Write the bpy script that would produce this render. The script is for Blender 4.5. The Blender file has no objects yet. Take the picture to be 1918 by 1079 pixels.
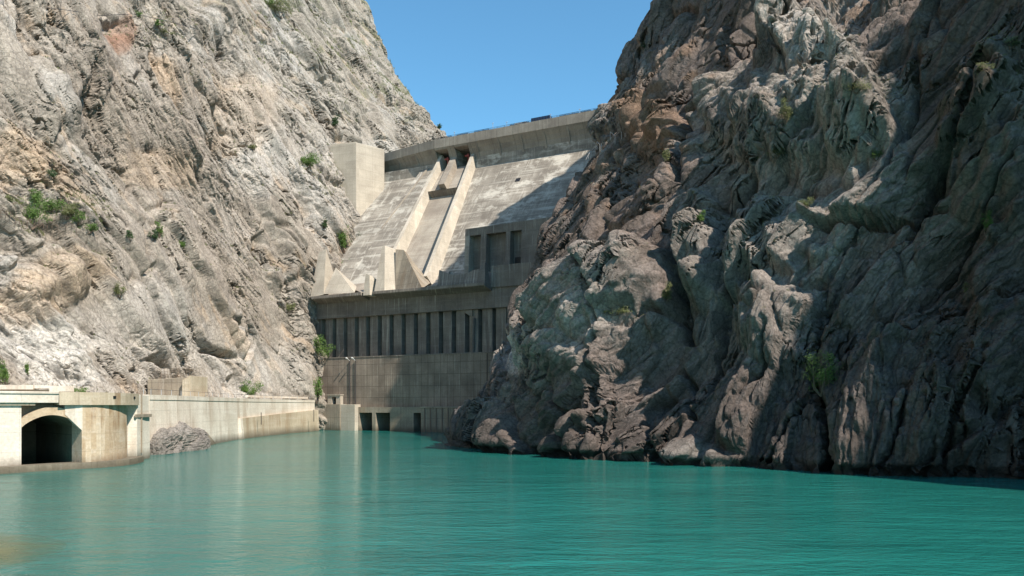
import bpy, math, random
import numpy as np
from mathutils import Vector

# ------------------------------------------------------------------ camera, world, sun
SC = bpy.context.scene
F, CX, HY, HC = 1500.0, 959.0, 760.0, 8.0        # focal length in photo pixels, centre column, horizon row, eye height
cam_d = bpy.data.cameras.new('camera')
cam_d.sensor_width = 36.0
cam_d.lens = 36.0 * F / 1918.0
cam_d.shift_y = (HY - 539.5) / 1918.0
cam_d.clip_start = 0.5
cam_d.clip_end = 5000
cam = bpy.data.objects.new('camera', cam_d)
SC.collection.objects.link(cam)
cam.location = (0, 0, HC)
cam.rotation_euler = (math.radians(90), 0, 0)
SC.camera = cam

SUN_EL, SUN_AZ = math.radians(46), math.radians(45)   # azimuth measured from +X towards -Y
sdir = Vector((math.cos(SUN_EL) * math.cos(SUN_AZ), -math.cos(SUN_EL) * math.sin(SUN_AZ), math.sin(SUN_EL)))
world = bpy.data.worlds.new('World')
SC.world = world
world.use_nodes = True
wn = world.node_tree.nodes
wl = world.node_tree.links
bg = wn['Background']
sky = wn.new('ShaderNodeTexSky')
sky.sky_type = 'NISHITA'
sky.sun_disc = False
sky.sun_elevation = SUN_EL
sky.sun_rotation = math.atan2(sdir.x, sdir.y)
sky.altitude = 1200
sky.air_density = 1.15
sky.dust_density = 0.1
sky.ozone_density = 3.0
tint = wn.new('ShaderNodeMix'); tint.data_type = 'RGBA'; tint.blend_type = 'MULTIPLY'; tint.inputs[0].default_value = 1
tint.inputs[7].default_value = (0.68, 1.06, 1.06, 1)          # the deep clear mountain sky of the photo
wl.new(sky.outputs[0], tint.inputs[6]); wl.new(tint.outputs[2], bg.inputs[0])
bg.inputs[1].default_value = 0.14
sun_d = bpy.data.lights.new('sun', 'SUN')
sun_d.energy = 5.0
sun_d.angle = math.radians(0.5)
sun_d.color = (1.0, 0.92, 0.81)
sun = bpy.data.objects.new('sun', sun_d)
SC.collection.objects.link(sun)
sun.location = (60, -60, 200)
sun.rotation_euler = (-sdir).to_track_quat('-Z', 'Y').to_euler()
SC.view_settings.view_transform = 'Standard'
SC.view_settings.look = 'None'
SC.view_settings.exposure = 0.5
SC.view_settings.gamma = 1.0
SC.cycles.max_bounces = 6

# ------------------------------------------------------------------ object helpers
COL = SC.collection


def tag(o, label=None, cat=None, group=None, kind=None):
    if label: o['label'] = label
    if cat: o['category'] = cat
    if group: o['group'] = group
    if kind: o['kind'] = kind
    return o


def empty(name, loc, label, cat, group=None):
    o = bpy.data.objects.new(name, None)
    COL.objects.link(o)
    o.location = loc
    o.empty_display_size = 0.5
    return tag(o, label, cat, group)


def worldloc(o):
    v = Vector((0, 0, 0))
    while o is not None:
        v = v + Vector(o.location)
        o = o.parent
    return v


def mesh_np(name, V, Fq, mat, smooth=False, col=None):
    me = bpy.data.meshes.new(name)
    V = np.asarray(V, dtype=np.float32)
    nf = len(Fq); k = Fq.shape[1]
    me.vertices.add(len(V)); me.vertices.foreach_set('co', V.ravel())
    me.loops.add(nf * k); me.loops.foreach_set('vertex_index', Fq.astype(np.int32).ravel())
    me.polygons.add(nf)
    me.polygons.foreach_set('loop_start', np.arange(0, nf * k, k, dtype=np.int32))
    me.polygons.foreach_set('loop_total', np.full(nf, k, dtype=np.int32))
    me.polygons.foreach_set('use_smooth', np.full(nf, smooth, dtype=bool))
    if col is not None:
        at = me.color_attributes.new('tint', 'FLOAT_COLOR', 'POINT')
        c4 = np.ones((len(V), 4), dtype=np.float32); c4[:, :3] = col
        at.data.foreach_set('color', c4.ravel())
    me.update(calc_edges=True)
    me.materials.append(mat)
    o = bpy.data.objects.new(name, me)
    COL.objects.link(o)
    return o


class MB:
    """collects world-space faces; build() links them as one mesh object"""
    def __init__(s): s.v = []; s.f = []

    def face(s, pts):
        i = len(s.v); s.v += [tuple(p) for p in pts]; s.f.append(list(range(i, i + len(pts)))); return s

    def prism(s, bot, top):
        n = len(bot); i = len(s.v)
        s.v += [tuple(p) for p in bot] + [tuple(p) for p in top]
        s.f.append([i + k for k in range(n)][::-1]); s.f.append([i + n + k for k in range(n)])
        for k in range(n):
            j = (k + 1) % n
            s.f.append([i + k, i + j, i + n + j, i + n + k])
        return s

    def box(s, x0, x1, y0, y1, z0, z1):
        b = [(x0, y0), (x1, y0), (x1, y1), (x0, y1)]
        return s.prism([(x, y, z0) for x, y in b], [(x, y, z1) for x, y in b])

    def tube(s, p, q, r0, r1=None, n=8):
        r1 = r0 if r1 is None else r1
        p = Vector(p); q = Vector(q); d = (q - p).normalized()
        u = d.orthogonal().normalized(); w = d.cross(u)
        ring = lambda c, r: [tuple(c + (u * math.cos(k * 2 * math.pi / n) + w * math.sin(k * 2 * math.pi / n)) * r) for k in range(n)]
        return s.prism(ring(p, r0), ring(q, r1))

    def build(s, name, mat, parent=None, bevel=0.0, world_origin=None):
        me = bpy.data.meshes.new(name)
        org = worldloc(parent) if parent is not None else Vector(world_origin or (0, 0, 0))
        me.from_pydata([tuple(Vector(p) - org) for p in s.v], [], s.f)
        me.update()
        import bmesh
        bm = bmesh.new(); bm.from_mesh(me)
        bmesh.ops.recalc_face_normals(bm, faces=bm.faces)
        if bevel > 0:
            bmesh.ops.remove_doubles(bm, verts=bm.verts, dist=0.001)
            es = [e for e in bm.edges if len(e.link_faces) == 2 and e.calc_face_angle(0) > 0.5]
            try:
                bmesh.ops.bevel(bm, geom=es, offset=bevel, segments=1, affect='EDGES', clamp_overlap=True)
            except Exception:
                pass
        uvl = bm.loops.layers.uv.new('UVMap')
        for f in bm.faces:
            nn = f.normal
            if abs(nn.z) > 0.8 or (nn.x ** 2 + nn.y ** 2) < 1e-6:
                for l in f.loops:
                    p = l.vert.co + org; l[uvl].uv = (p.x, p.y)
            else:
                h = Vector((-nn.y, nn.x, 0)).normalized()
                for l in f.loops:
                    p = l.vert.co + org; l[uvl].uv = (p.dot(h), p.z)
        bm.to_mesh(me); bm.free()
        me.materials.append(mat)
        o = bpy.data.objects.new(name, me)
        COL.objects.link(o)
        if parent is not None: o.parent = parent
        else: o.location = org
        return o


def copy_tree(o, parent=None):
    c = o.copy(); COL.objects.link(c)
    if parent is not None: c.parent = parent
    for ch in [k for k in bpy.data.objects if k.parent == o]:
        copy_tree(ch, c)
    return c


# ------------------------------------------------------------------ measuring (reads positions off the photo at a known plane)
def ray(px, py): return np.array([(px - CX) / F, 1.0, (HY - py) / F])
def at_y(px, py, Y): r = ray(px, py) * Y; return (r[0], Y, r[2] + HC)
def at_z(px, py, z):
    Y = (z - HC) / ((HY - py) / F); return ((px - CX) / F * Y, Y, z)


DO = np.array([-64.0, 267.0])
DA = np.array([0.883, -0.469]); DA = DA / np.linalg.norm(DA)
DN = np.array([DA[1], -DA[0]])                    # downstream (towards the viewer)


def W(t, w, z):
    p = DO + DA * t + DN * w
    return (float(p[0]), float(p[1]), float(z))


def pw(px, py, w):
    r = ray(px, py); Y = (w + DN @ DO) / (DN @ r[:2]); P = r * Y
    return float((P[:2] - DO) @ DA), float(HC + P[2])


def wface(z): return -52 + 0.8 * (97 - z)


def pf(px, py, off=0.0):
    r = ray(px, py)
    Y = (-52 + .8 * (97 - HC) + off * 1.28 + DN @ DO) / (DN @ r[:2] + .8 * r[2]); P = r * Y
    return float((P[:2] - DO) @ DA), float(HC + P[2])


def FW(t, z, off=0.0):                            # point on the dam face, raised by off along the face normal
    return W(t, wface(z) + off * 0.78, z + off * 0.625)


# ------------------------------------------------------------------ materials
def nodes_of(name):
    m = bpy.data.materials.new(name); m.use_nodes = True
    nt = m.node_tree
    return m, nt.nodes, nt.links, nt.nodes['Principled BSDF']


def simple(name, c, rough=0.6, metal=0.0, var=0.15, scale=6.0):
    m, N, L, b = nodes_of(name)
    b.inputs['Roughness'].default_value = rough
    b.inputs['Metallic'].default_value = metal
    no = N.new('ShaderNodeTexNoise'); no.inputs['Scale'].default_value = scale; no.inputs['Detail'].default_value = 5
    tc = N.new('ShaderNodeTexCoord'); L.new(tc.outputs['Object'], no.inputs['Vector'])
    r = N.new('ShaderNodeMapRange'); r.inputs[3].default_value = 1 - var; r.inputs[4].default_value = 1 + var
    L.new(no.outputs[0], r.inputs[0])
    mx = N.new('ShaderNodeMix'); mx.data_type = 'RGBA'; mx.blend_type = 'MULTIPLY'; mx.inputs[0].default_value = 1
    mx.inputs[6].default_value = (*c, 1); L.new(r.outputs[0], mx.inputs[7])
    L.new(mx.outputs[2], b.inputs['Base Color'])
    return m


def concrete(name, base, dark, pale, pu=0.0, pv=0.0, mort=0.04, mort_dark=0.6, streak=0.5, rust=0.0, lift=0.0, patch=0.0, lowstain=None, panelvar=0.0):
    base, dark, pale = (tuple(min(.8, x * 1.05) for x in c) for c in (base, dark, pale))
    m, N, L, b = nodes_of(name)
    b.inputs['Roughness'].default_value = 0.92
    b.inputs['Specular IOR Level'].default_value = 0.25
    uv = N.new('ShaderNodeUVMap'); uv.uv_map = 'UVMap'

    def mp(sx, sy, off=0):
        q = N.new('ShaderNodeMapping'); q.inputs['Scale'].default_value = (sx, sy, 1); q.inputs['Location'].default_value = (off, off * .7, 0)
        L.new(uv.outputs[0], q.inputs[0]); return q.outputs[0]

    def noise(v, sc, det=6, rough=0.6):
        q = N.new('ShaderNodeTexNoise'); q.inputs['Scale'].default_value = sc; q.inputs['Detail'].default_value = det
        q.inputs['Roughness'].default_value = rough; L.new(v, q.inputs['Vector']); return q.outputs[0]

    def rng(v, a, bb, c, d):
        q = N.new('ShaderNodeMapRange'); q.clamp = True
        for i, x in enumerate((a, bb, c, d)): q.inputs[i + 1].default_value = x
        L.new(v, q.inputs[0]); return q.outputs[0]

    def mix(fac, A, B, mode='MIX'):
        q = N.new('ShaderNodeMix'); q.data_type = 'RGBA'; q.blend_type = mode
        if isinstance(fac, (int, float)): q.inputs[0].default_value = fac
        else: L.new(fac, q.inputs[0])
        for i, x in ((6, A), (7, B)):
            if isinstance(x, tuple): q.inputs[i].default_value = (*x, 1)
            else: L.new(x, q.inputs[i])
        return q.outputs[2]

    def mul(A, B):
        q = N.new('ShaderNodeMath'); q.operation = 'MULTIPLY'; L.new(A, q.inputs[0])
        if isinstance(B, (int, float)): q.inputs[1].default_value = B
        else: L.new(B, q.inputs[1])
        return q.outputs[0]

    c = mix(rng(noise(mp(1, 1), 0.12, 8, .62), .38, .62, 0, 1), base, dark)
    # vertical drip streaks
    st = noise(mp(0.9, 0.05), 1.0, 5, .65)
    c = mix(mul(rng(st, .5, .68, 0, 1), streak), c, dark)
    st2 = noise(mp(1.3, 0.06, 11), 1.0, 5, .65)
    c = mix(mul(rng(st2, .56, .72, 0, 1), streak), c, pale)
    if lift:
        lf = noise(mp(0.035, 0.75, 5), 1.0, 4, .6)
        c = mix(mul(rng(lf, .52, .62, 0, 1), lift), c, dark)
        lf2 = noise(mp(0.05, 0.9, 25), 1.0, 4, .6)
        c = mix(mul(rng(lf2, .55, .66, 0, 1), lift * .8), c, pale)
    if patch:
        pt = noise(mp(0.10, 0.16, 3), 1.0, 6, .7)
        c = mix(mul(rng(pt, .52, .60, 0, 1), patch), c, pale)
        pt = noise(mp(0.5, 0.14, 33), 1.0, 6, .7)
        c = mix(mul(rng(pt, .55, .66, 0, 1), patch * .8), c, pale)
    if rust:
        rs = noise(mp(0.25, 0.08, 7), 1.0, 5, .6)
        c = mix(mul(rng(rs, .5, .68, 0, 1), rust), c, (0.25, 0.14, 0.06))
    if pu:
        bk = N.new('ShaderNodeTexBrick'); bk.offset = 0.0; bk.inputs['Scale'].default_value = 1
        bk.inputs['Brick Width'].default_value = pu; bk.inputs['Row Height'].default_value = pv
        bk.inputs['Mortar Size'].default_value = mort; bk.inputs['Mortar Smooth'].default_value = 0.3
        v0 = 1 - panelvar
        bk.inputs['Color1'].default_value = (v0, v0, v0, 1); bk.inputs['Color2'].default_value = (1 + panelvar * .4,) * 3 + (1,)
        bk.inputs['Mortar'].default_value = (mort_dark, mort_dark, mort_dark, 1)
        L.new(mp(1, 1), bk.inputs['Vector'])
        c = mix(1.0, c, bk.outputs[0], 'MULTIPLY')
    if lowstain:
        sp = N.new('ShaderNodeSeparateXYZ'); g = N.new('ShaderNodeNewGeometry'); L.new(g.outputs['Position'], sp.inputs[0])
        nz = noise(mp(.35, .1, 2), 1.0, 4)
        ad = N.new('ShaderNodeMath'); ad.operation = 'MULTIPLY_ADD'; L.new(nz, ad.inputs[0]); ad.inputs[1].default_value = -1.6; L.new(sp.outputs[2], ad.inputs[2])
        c = mix(rng(ad.outputs[0], -0.6, lowstain, 0.85, 0), c, (0.10, 0.085, 0.06))
    fine = noise(mp(1, 1, 9), 3.0, 8, .7)
    fm = rng(fine, .3, .7, .8, 1.15)
    c = mix(1.0, c, fm, 'MULTIPLY')
    L.new(c, b.inputs['Base Color'])
    bp = N.new('ShaderNodeBump'); bp.inputs['Strength'].default_value = 0.35; bp.inputs['Distance'].default_value = 0.08
    L.new(fine, bp.inputs['Height']); L.new(bp.outputs[0], b.inputs['Normal'])
    return m


M = {}
M['dam'] = concrete('dam_concrete', (0.35, 0.312, 0.262), (0.21, 0.185, 0.155), (0.55, 0.51, 0.44), pu=15, pv=3, mort=0.08, mort_dark=.75, streak=.75, lift=.85, patch=.85, panelvar=.2)
M['chute'] = concrete('chute_concrete', (0.41, 0.36, 0.295), (0.26, 0.22, 0.18), (0.48, 0.44, 0.38), pu=12, pv=3, mort=0.05, mort_dark=.85, streak=.6, lift=.4, panelvar=.08)
M['chute_wall'] = concrete('chute_wall_concrete', (0.60, 0.53, 0.44), (0.42, 0.37, 0.30), (0.68, 0.62, 0.53), pu=12, pv=3, mort=0.05, mort_dark=.85, streak=.6, lift=.3, panelvar=.06)
M['block'] = concrete('block_concrete', (0.50, 0.44, 0.355), (0.38, 0.33, 0.265), (0.58, 0.53, 0.45), pu=3.0, pv=3.0, mort=0.05, mort_dark=.78, streak=.35, lift=.25, panelvar=.07)
M['parapet'] = concrete('parapet_concrete', (0.33, 0.30, 0.25), (0.22, 0.195, 0.165), (0.42, 0.385, 0.33), pu=9, pv=30, mort=0.06, mort_dark=.5, streak=.7, lift=.1)
M['power'] = concrete('powerhouse_concrete', (0.235, 0.20, 0.165), (0.14, 0.118, 0.10), (0.44, 0.40, 0.34), pu=2.35, pv=30, mort=0.04, mort_dark=.7, streak=.9, lift=.15)
M['panel'] = concrete('panel_concrete', (0.29, 0.235, 0.185), (0.18, 0.145, 0.115), (0.44, 0.39, 0.32), pu=2.35, pv=3.55, mort=0.07, mort_dark=.45, streak=.8, lift=.1, panelvar=.14)
M['quay'] = concrete('quay_concrete', (0.34, 0.29, 0.22), (0.21, 0.175, 0.135), (0.46, 0.42, 0.36), pu=4, pv=4.2, mort=0.05, mort_dark=.6, streak=.8, rust=.3, lowstain=1.2)
M['wall'] = concrete('wall_concrete', (0.70, 0.635, 0.545), (0.54, 0.475, 0.39), (0.76, 0.72, 0.65), pu=6, pv=2.4, mort=0.03, mort_dark=.75, streak=.55, rust=.35, lift=.35, lowstain=1.0)
M['stain'] = concrete('stained_concrete', (0.52, 0.44, 0.33), (0.38, 0.31, 0.22), (0.60, 0.54, 0.45), pu=5, pv=30, mort=0.04, mort_dark=.6, streak=.7, rust=.6, lift=.3, lowstain=1.4)
M['pier'] = concrete('pier_concrete', (0.56, 0.46, 0.34), (0.42, 0.31, 0.20), (0.66, 0.59, 0.50), pu=30, pv=2.2, mort=0.03, mort_dark=.8, streak=.5, rust=1.0, lift=.4, lowstain=.9)
M['steel_blue'] = simple('blue_paint', (0.02, 0.06, 0.14), .45, .2)
M['steel_dark'] = simple('dark_steel', (0.05, 0.05, 0.055), .5, .6)
M['steel_pale'] = simple('galvanised_steel', (0.5, 0.5, 0.5), .45, .5)
M['red'] = simple('red_paint', (0.28, 0.06, 0.05), .5, .2)
M['white'] = simple('white_paint', (0.75, 0.75, 0.73), .4)
M['void'] = simple('dark_window', (0.015, 0.018, 0.02), .35)
M['netting'] = simple('dark_tarp', (0.07, 0.055, 0.06), .8, 0, .3, 1.5)
M['bark'] = simple('bark', (0.12, 0.085, 0.06), .9)
M['timber'] = simple('old_timber', (0.16, 0.12, 0.09), .85)


def leafmat(name, c1, c2):
    m, N, L, b = nodes_of(name)
    b.inputs['Roughness'].default_value = 0.6
    b.inputs['Subsurface Weight'].default_value = 0.0
    no = N.new('ShaderNodeTexNoise'); no.inputs['Scale'].default_value = 1.7; no.inputs['Detail'].default_value = 4
    tc = N.new('ShaderNodeTexCoord'); L.new(tc.outputs['Object'], no.inputs['Vector'])
    g = N.new('ShaderNodeNewGeometry')
    ad = N.new('ShaderNodeMath'); ad.operation = 'MULTIPLY_ADD'; L.new(g.outputs['Random Per Island'], ad.inputs[0]); ad.inputs[1].default_value = .7
    L.new(no.outputs[0], ad.inputs[2])
    r = N.new('ShaderNodeMapRange'); r.inputs[1].default_value = .35; r.inputs[2].default_value = 1.2; L.new(ad.outputs[0], r.inputs[0])
    mx = N.new('ShaderNodeMix'); mx.data_type = 'RGBA'; mx.inputs[6].default_value = (*c1, 1); mx.inputs[7].default_value = (*c2, 1)
    L.new(r.outputs[0], mx.inputs[0]); L.new(mx.outputs[2], b.inputs['Base Color'])
    tr = N.new('ShaderNodeBsdfTranslucent'); L.new(mx.outputs[2], tr.inputs[0])
    ms = N.new('ShaderNodeMixShader'); ms.inputs[0].default_value = .3
    L.new(b.outputs[0], ms.inputs[1]); L.new(tr.outputs[0], ms.inputs[2])
    L.new(ms.outputs[0], N['Material Output'].inputs[0])
    return m


M['leaf'] = leafmat('leaf_green', (0.045, 0.10, 0.018), (0.14, 0.24, 0.045))
M['leaf_dark'] = leafmat('leaf_dark_green', (0.02, 0.055, 0.018), (0.055, 0.11, 0.03))
M['leaf_olive'] = leafmat('leaf_olive', (0.09, 0.115, 0.035), (0.21, 0.22, 0.09))


def rockmat(name, bump, fine_scale, bdist=.5):
    m, N, L, b = nodes_of(name)
    b.inputs['Roughness'].default_value = 0.95
    b.inputs['Specular IOR Level'].default_value = 0.2
    at = N.new('ShaderNodeAttribute'); at.attribute_name = 'tint'
    tc = N.new('ShaderNodeTexCoord')
    mp = N.new('ShaderNodeMapping'); L.new(tc.outputs['Object'], mp.inputs[0])
    no = N.new('ShaderNodeTexNoise'); no.inputs['Scale'].default_value = fine_scale; no.inputs['Detail'].default_value = 9; no.inputs['Roughness'].default_value = .72
    L.new(mp.outputs[0], no.inputs['Vector'])
    r = N.new('ShaderNodeMapRange'); r.inputs[1].default_value = .3; r.inputs[2].default_value = .7; r.inputs[3].default_value = .55; r.inputs[4].default_value = 1.42
    L.new(no.outputs[0], r.inputs[0])
    mx = N.new('ShaderNodeMix'); mx.data_type = 'RGBA'; mx.blend_type = 'MULTIPLY'; mx.inputs[0].default_value = 1
    L.new(at.outputs[0], mx.inputs[6]); L.new(r.outputs[0], mx.inputs[7])
    # mineral specks and fracture staining
    v = N.new('ShaderNodeTexVoronoi'); v.feature = 'DISTANCE_TO_EDGE'; v.inputs['Scale'].default_value = .55
    wv_ = N.new('ShaderNodeMix'); wv_.data_type = 'RGBA'; wv_.blend_type = 'ADD'; wv_.inputs[0].default_value = 1.0
    L.new(mp.outputs[0], wv_.inputs[6]); L.new(no.outputs['Color'], wv_.inputs[7]); L.new(wv_.outputs[2], v.inputs['Vector'])
    vr = N.new('ShaderNodeMapRange'); vr.inputs[1].default_value = .0; vr.inputs[2].default_value = .07; vr.inputs[3].default_value = .62; vr.inputs[4].default_value = 1.0; L.new(v.outputs['Distance'], vr.inputs[0])
    m3 = N.new('ShaderNodeMix'); m3.data_type = 'RGBA'; m3.blend_type = 'MULTIPLY'; m3.inputs[0].default_value = .8
    L.new(mx.outputs[2], m3.inputs[6]); L.new(vr.outputs[0], m3.inputs[7])
    L.new(m3.outputs[2], b.inputs['Base Color'])
    hh = N.new('ShaderNodeMath'); hh.operation = 'MULTIPLY'; L.new(no.outputs[0], hh.inputs[0]); L.new(vr.outputs[0], hh.inputs[1])
    bp = N.new('ShaderNodeBump'); bp.inputs['Strength'].default_value = bump; bp.inputs['Distance'].default_value = bdist
    L.new(hh.outputs[0], bp.inputs['Height']); L.new(bp.outputs[0], b.inputs['Normal'])
    return m


M['rock'] = rockmat('canyon_rock', .8, 2.6, .3)
M['rock_pale'] = rockmat('sunlit_rock', .7, 2.0, .35)

# ------------------------------------------------------------------ numpy noise
_rng = np.random.RandomState(7)
_P = _rng.permutation(256).astype(np.int32)
_P = np.concatenate([_P, _P])
_G = _rng.normal(size=(256, 3)).astype(np.float32); _G /= np.linalg.norm(_G, axis=1)[:, None]


from concurrent.futures import ThreadPoolExecutor
_POOL = ThreadPoolExecutor(4)


def chunked(fn):
    def run(*args, **kw):
        shp = args[0].shape
        n = args[0].size
        if n < 80000: return fn(*args, **kw)
        arrs = [np.ascontiguousarray(a).ravel() if isinstance(a, np.ndarray) else a for a in args]
        cuts = list(range(0, n, 40000)) + [n]
        job = lambda i: fn(*[a[cuts[i]:cuts[i + 1]] if isinstance(a, np.ndarray) else a for a in arrs], **kw)
        res = list(_POOL.map(job, range(len(cuts) - 1)))
        if isinstance(res[0], tuple): return tuple(np.concatenate([r[k] for r in res]).reshape(shp) for k in range(len(res[0])))
        return np.concatenate(res).reshape(shp)
    return run


def perlin(x, y, z, seed=0):
    x = x + seed * 17.31; y = y + seed * 5.77; z = z + seed * 9.13
    xi = np.floor(x).astype(np.int32); yi = np.floor(y).astype(np.int32); zi = np.floor(z).astype(np.int32)
    xf = (x - xi).astype(np.float32); yf = (y - yi).astype(np.float32); zf = (z - zi).astype(np.float32)
    u = xf * xf * xf * (xf * (xf * 6 - 15) + 10); v = yf * yf * yf * (yf * (yf * 6 - 15) + 10); w = zf * zf * zf * (zf * (zf * 6 - 15) + 10)
    out = 0
    for dx in (0, 1):
        px = _P[(xi + dx) & 255]; wx = u if dx else 1 - u
        for dy in (0, 1):
            py = _P[(px + yi + dy) & 255]; wy = v if dy else 1 - v
            for dz in (0, 1):
                g = _G[_P[(py + zi + dz) & 255]]
                wz = w if dz else 1 - w
                out = out + wx * wy * wz * (g[..., 0] * (xf - dx) + g[..., 1] * (yf - dy) + g[..., 2] * (zf - dz))
    return out * 1.5


@chunked
def fbm(x, y, z, octv, seed=0, gain=.5, ridged=False):
    a = 1.0; s = 0.0; f = 1.0
    for k in range(octv):
        p = perlin(x * f, y * f, z * f, seed + k)
        if ridged: p = 1 - 2 * np.abs(p) ** .8
        s = s + a * p; a *= gain; f *= 2.03
    return s


@chunked
def facets(s, t, seed, tilt=1.0, k=14.0):
    """tilted Voronoi plates with softened joins: returns height, edge distance, cell random"""
    xi = np.floor(s).astype(np.int32); yi = np.floor(t).astype(np.int32)
    f1 = np.full(s.shape, 9e9, np.float32); f2 = f1.copy(); h = np.zeros_like(f1); rid = np.zeros_like(f1); ws = np.full(s.shape, 1e-12, np.float32)
    for dx in (-1, 0, 1):
        for dy in (-1, 0, 1):
            cx = xi + dx; cy = yi + dy
            kk = _P[(_P[(cx + seed * 13) & 255] + cy + seed * 7) & 255]
            g = _G[kk]; g2 = _G[(kk + 101) & 255]
            ox = cx + .5 + .45 * g[..., 0]; oy = cy + .5 + .45 * g[..., 1]
            ddx = (s - ox).astype(np.float32); ddy = (t - oy).astype(np.float32)
            d = np.sqrt(ddx * ddx + ddy * ddy)
            w = np.exp(-k * d)
            h += w * (g2[..., 2] + tilt * (g2[..., 0] * ddx + g2[..., 1] * ddy)); ws += w; rid += w * g[..., 2]
            m = d < f1
            f2 = np.where(m, f1, np.minimum(f2, d)); f1 = np.where(m, d, f1)
    return h / ws, f2 - f1, rid / ws


@chunked
def facets3(x, y, z, seed, tilt=1.0, k=9.0):
    """three-dimensional broken blocks: height, edge distance, cell random"""
    xi = np.floor(x).astype(np.int32); yi = np.floor(y).astype(np.int32); zi = np.floor(z).astype(np.int32)
    f1 = np.full(x.shape, 9e9, np.float32); f2 = f1.copy(); h = np.zeros_like(f1); rid = np.zeros_like(f1); ws = np.full(x.shape, 1e-12, np.float32)
    for dx in (-1, 0, 1):
        for dy in (-1, 0, 1):
            for dz in (-1, 0, 1):
                cx = xi + dx; cy = yi + dy; cz = zi + dz
                kk = _P[(_P[(_P[(cx + seed * 13) & 255] + cy) & 255] + cz + seed * 7) & 255]
                g = _G[kk]; g2 = _G[(kk + 101) & 255]
                ax = (x - cx - .5 - .42 * g[..., 0]).astype(np.float32); ay = (y - cy - .5 - .42 * g[..., 1]).astype(np.float32); az = (z - cz - .5 - .42 * g[..., 2]).astype(np.float32)
                d = np.sqrt(ax * ax + ay * ay + az * az)
                w = np.exp(-k * d)
                h += w * (g2[..., 2] + tilt * (g2[..., 0] * ax + g2[..., 1] * ay - g2[..., 2] * az)); ws += w; rid += w * g[..., 1]
                m = d < f1
                f2 = np.where(m, f1, np.minimum(f2, d)); f1 = np.where(m, d, f1)
    return h / ws, f2 - f1, rid / ws


def smooth(x, a, b):
    t = np.clip((x - a) / (b - a), 0, 1); return t * t * (3 - 2 * t)


def catmull(P, t):
    """P: (n, k) control rows; t: positions 0..n-1"""
    n = len(P); i = np.clip(np.floor(t).astype(int), 0, n - 2); f = (t - i)[:, None]
    g = lambda j: P[np.clip(j, 0, n - 1)]
    p0, p1, p2, p3 = g(i - 1), g(i), g(i + 1), g(i + 2)
    return .5 * ((2 * p1) + (-p0 + p2) * f + (2 * p0 - 5 * p1 + 4 * p2 - p3) * f ** 2 + (-p0 + 3 * p1 - 3 * p2 + p3) * f ** 3)


def saw(x, edge=.12):
    """asymmetric ledge profile: slow rise, quick drop"""
    f = x - np.floor(x)
    return np.where(f < 1 - edge, f / (1 - edge), (1 - f) / edge) - .5


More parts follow.
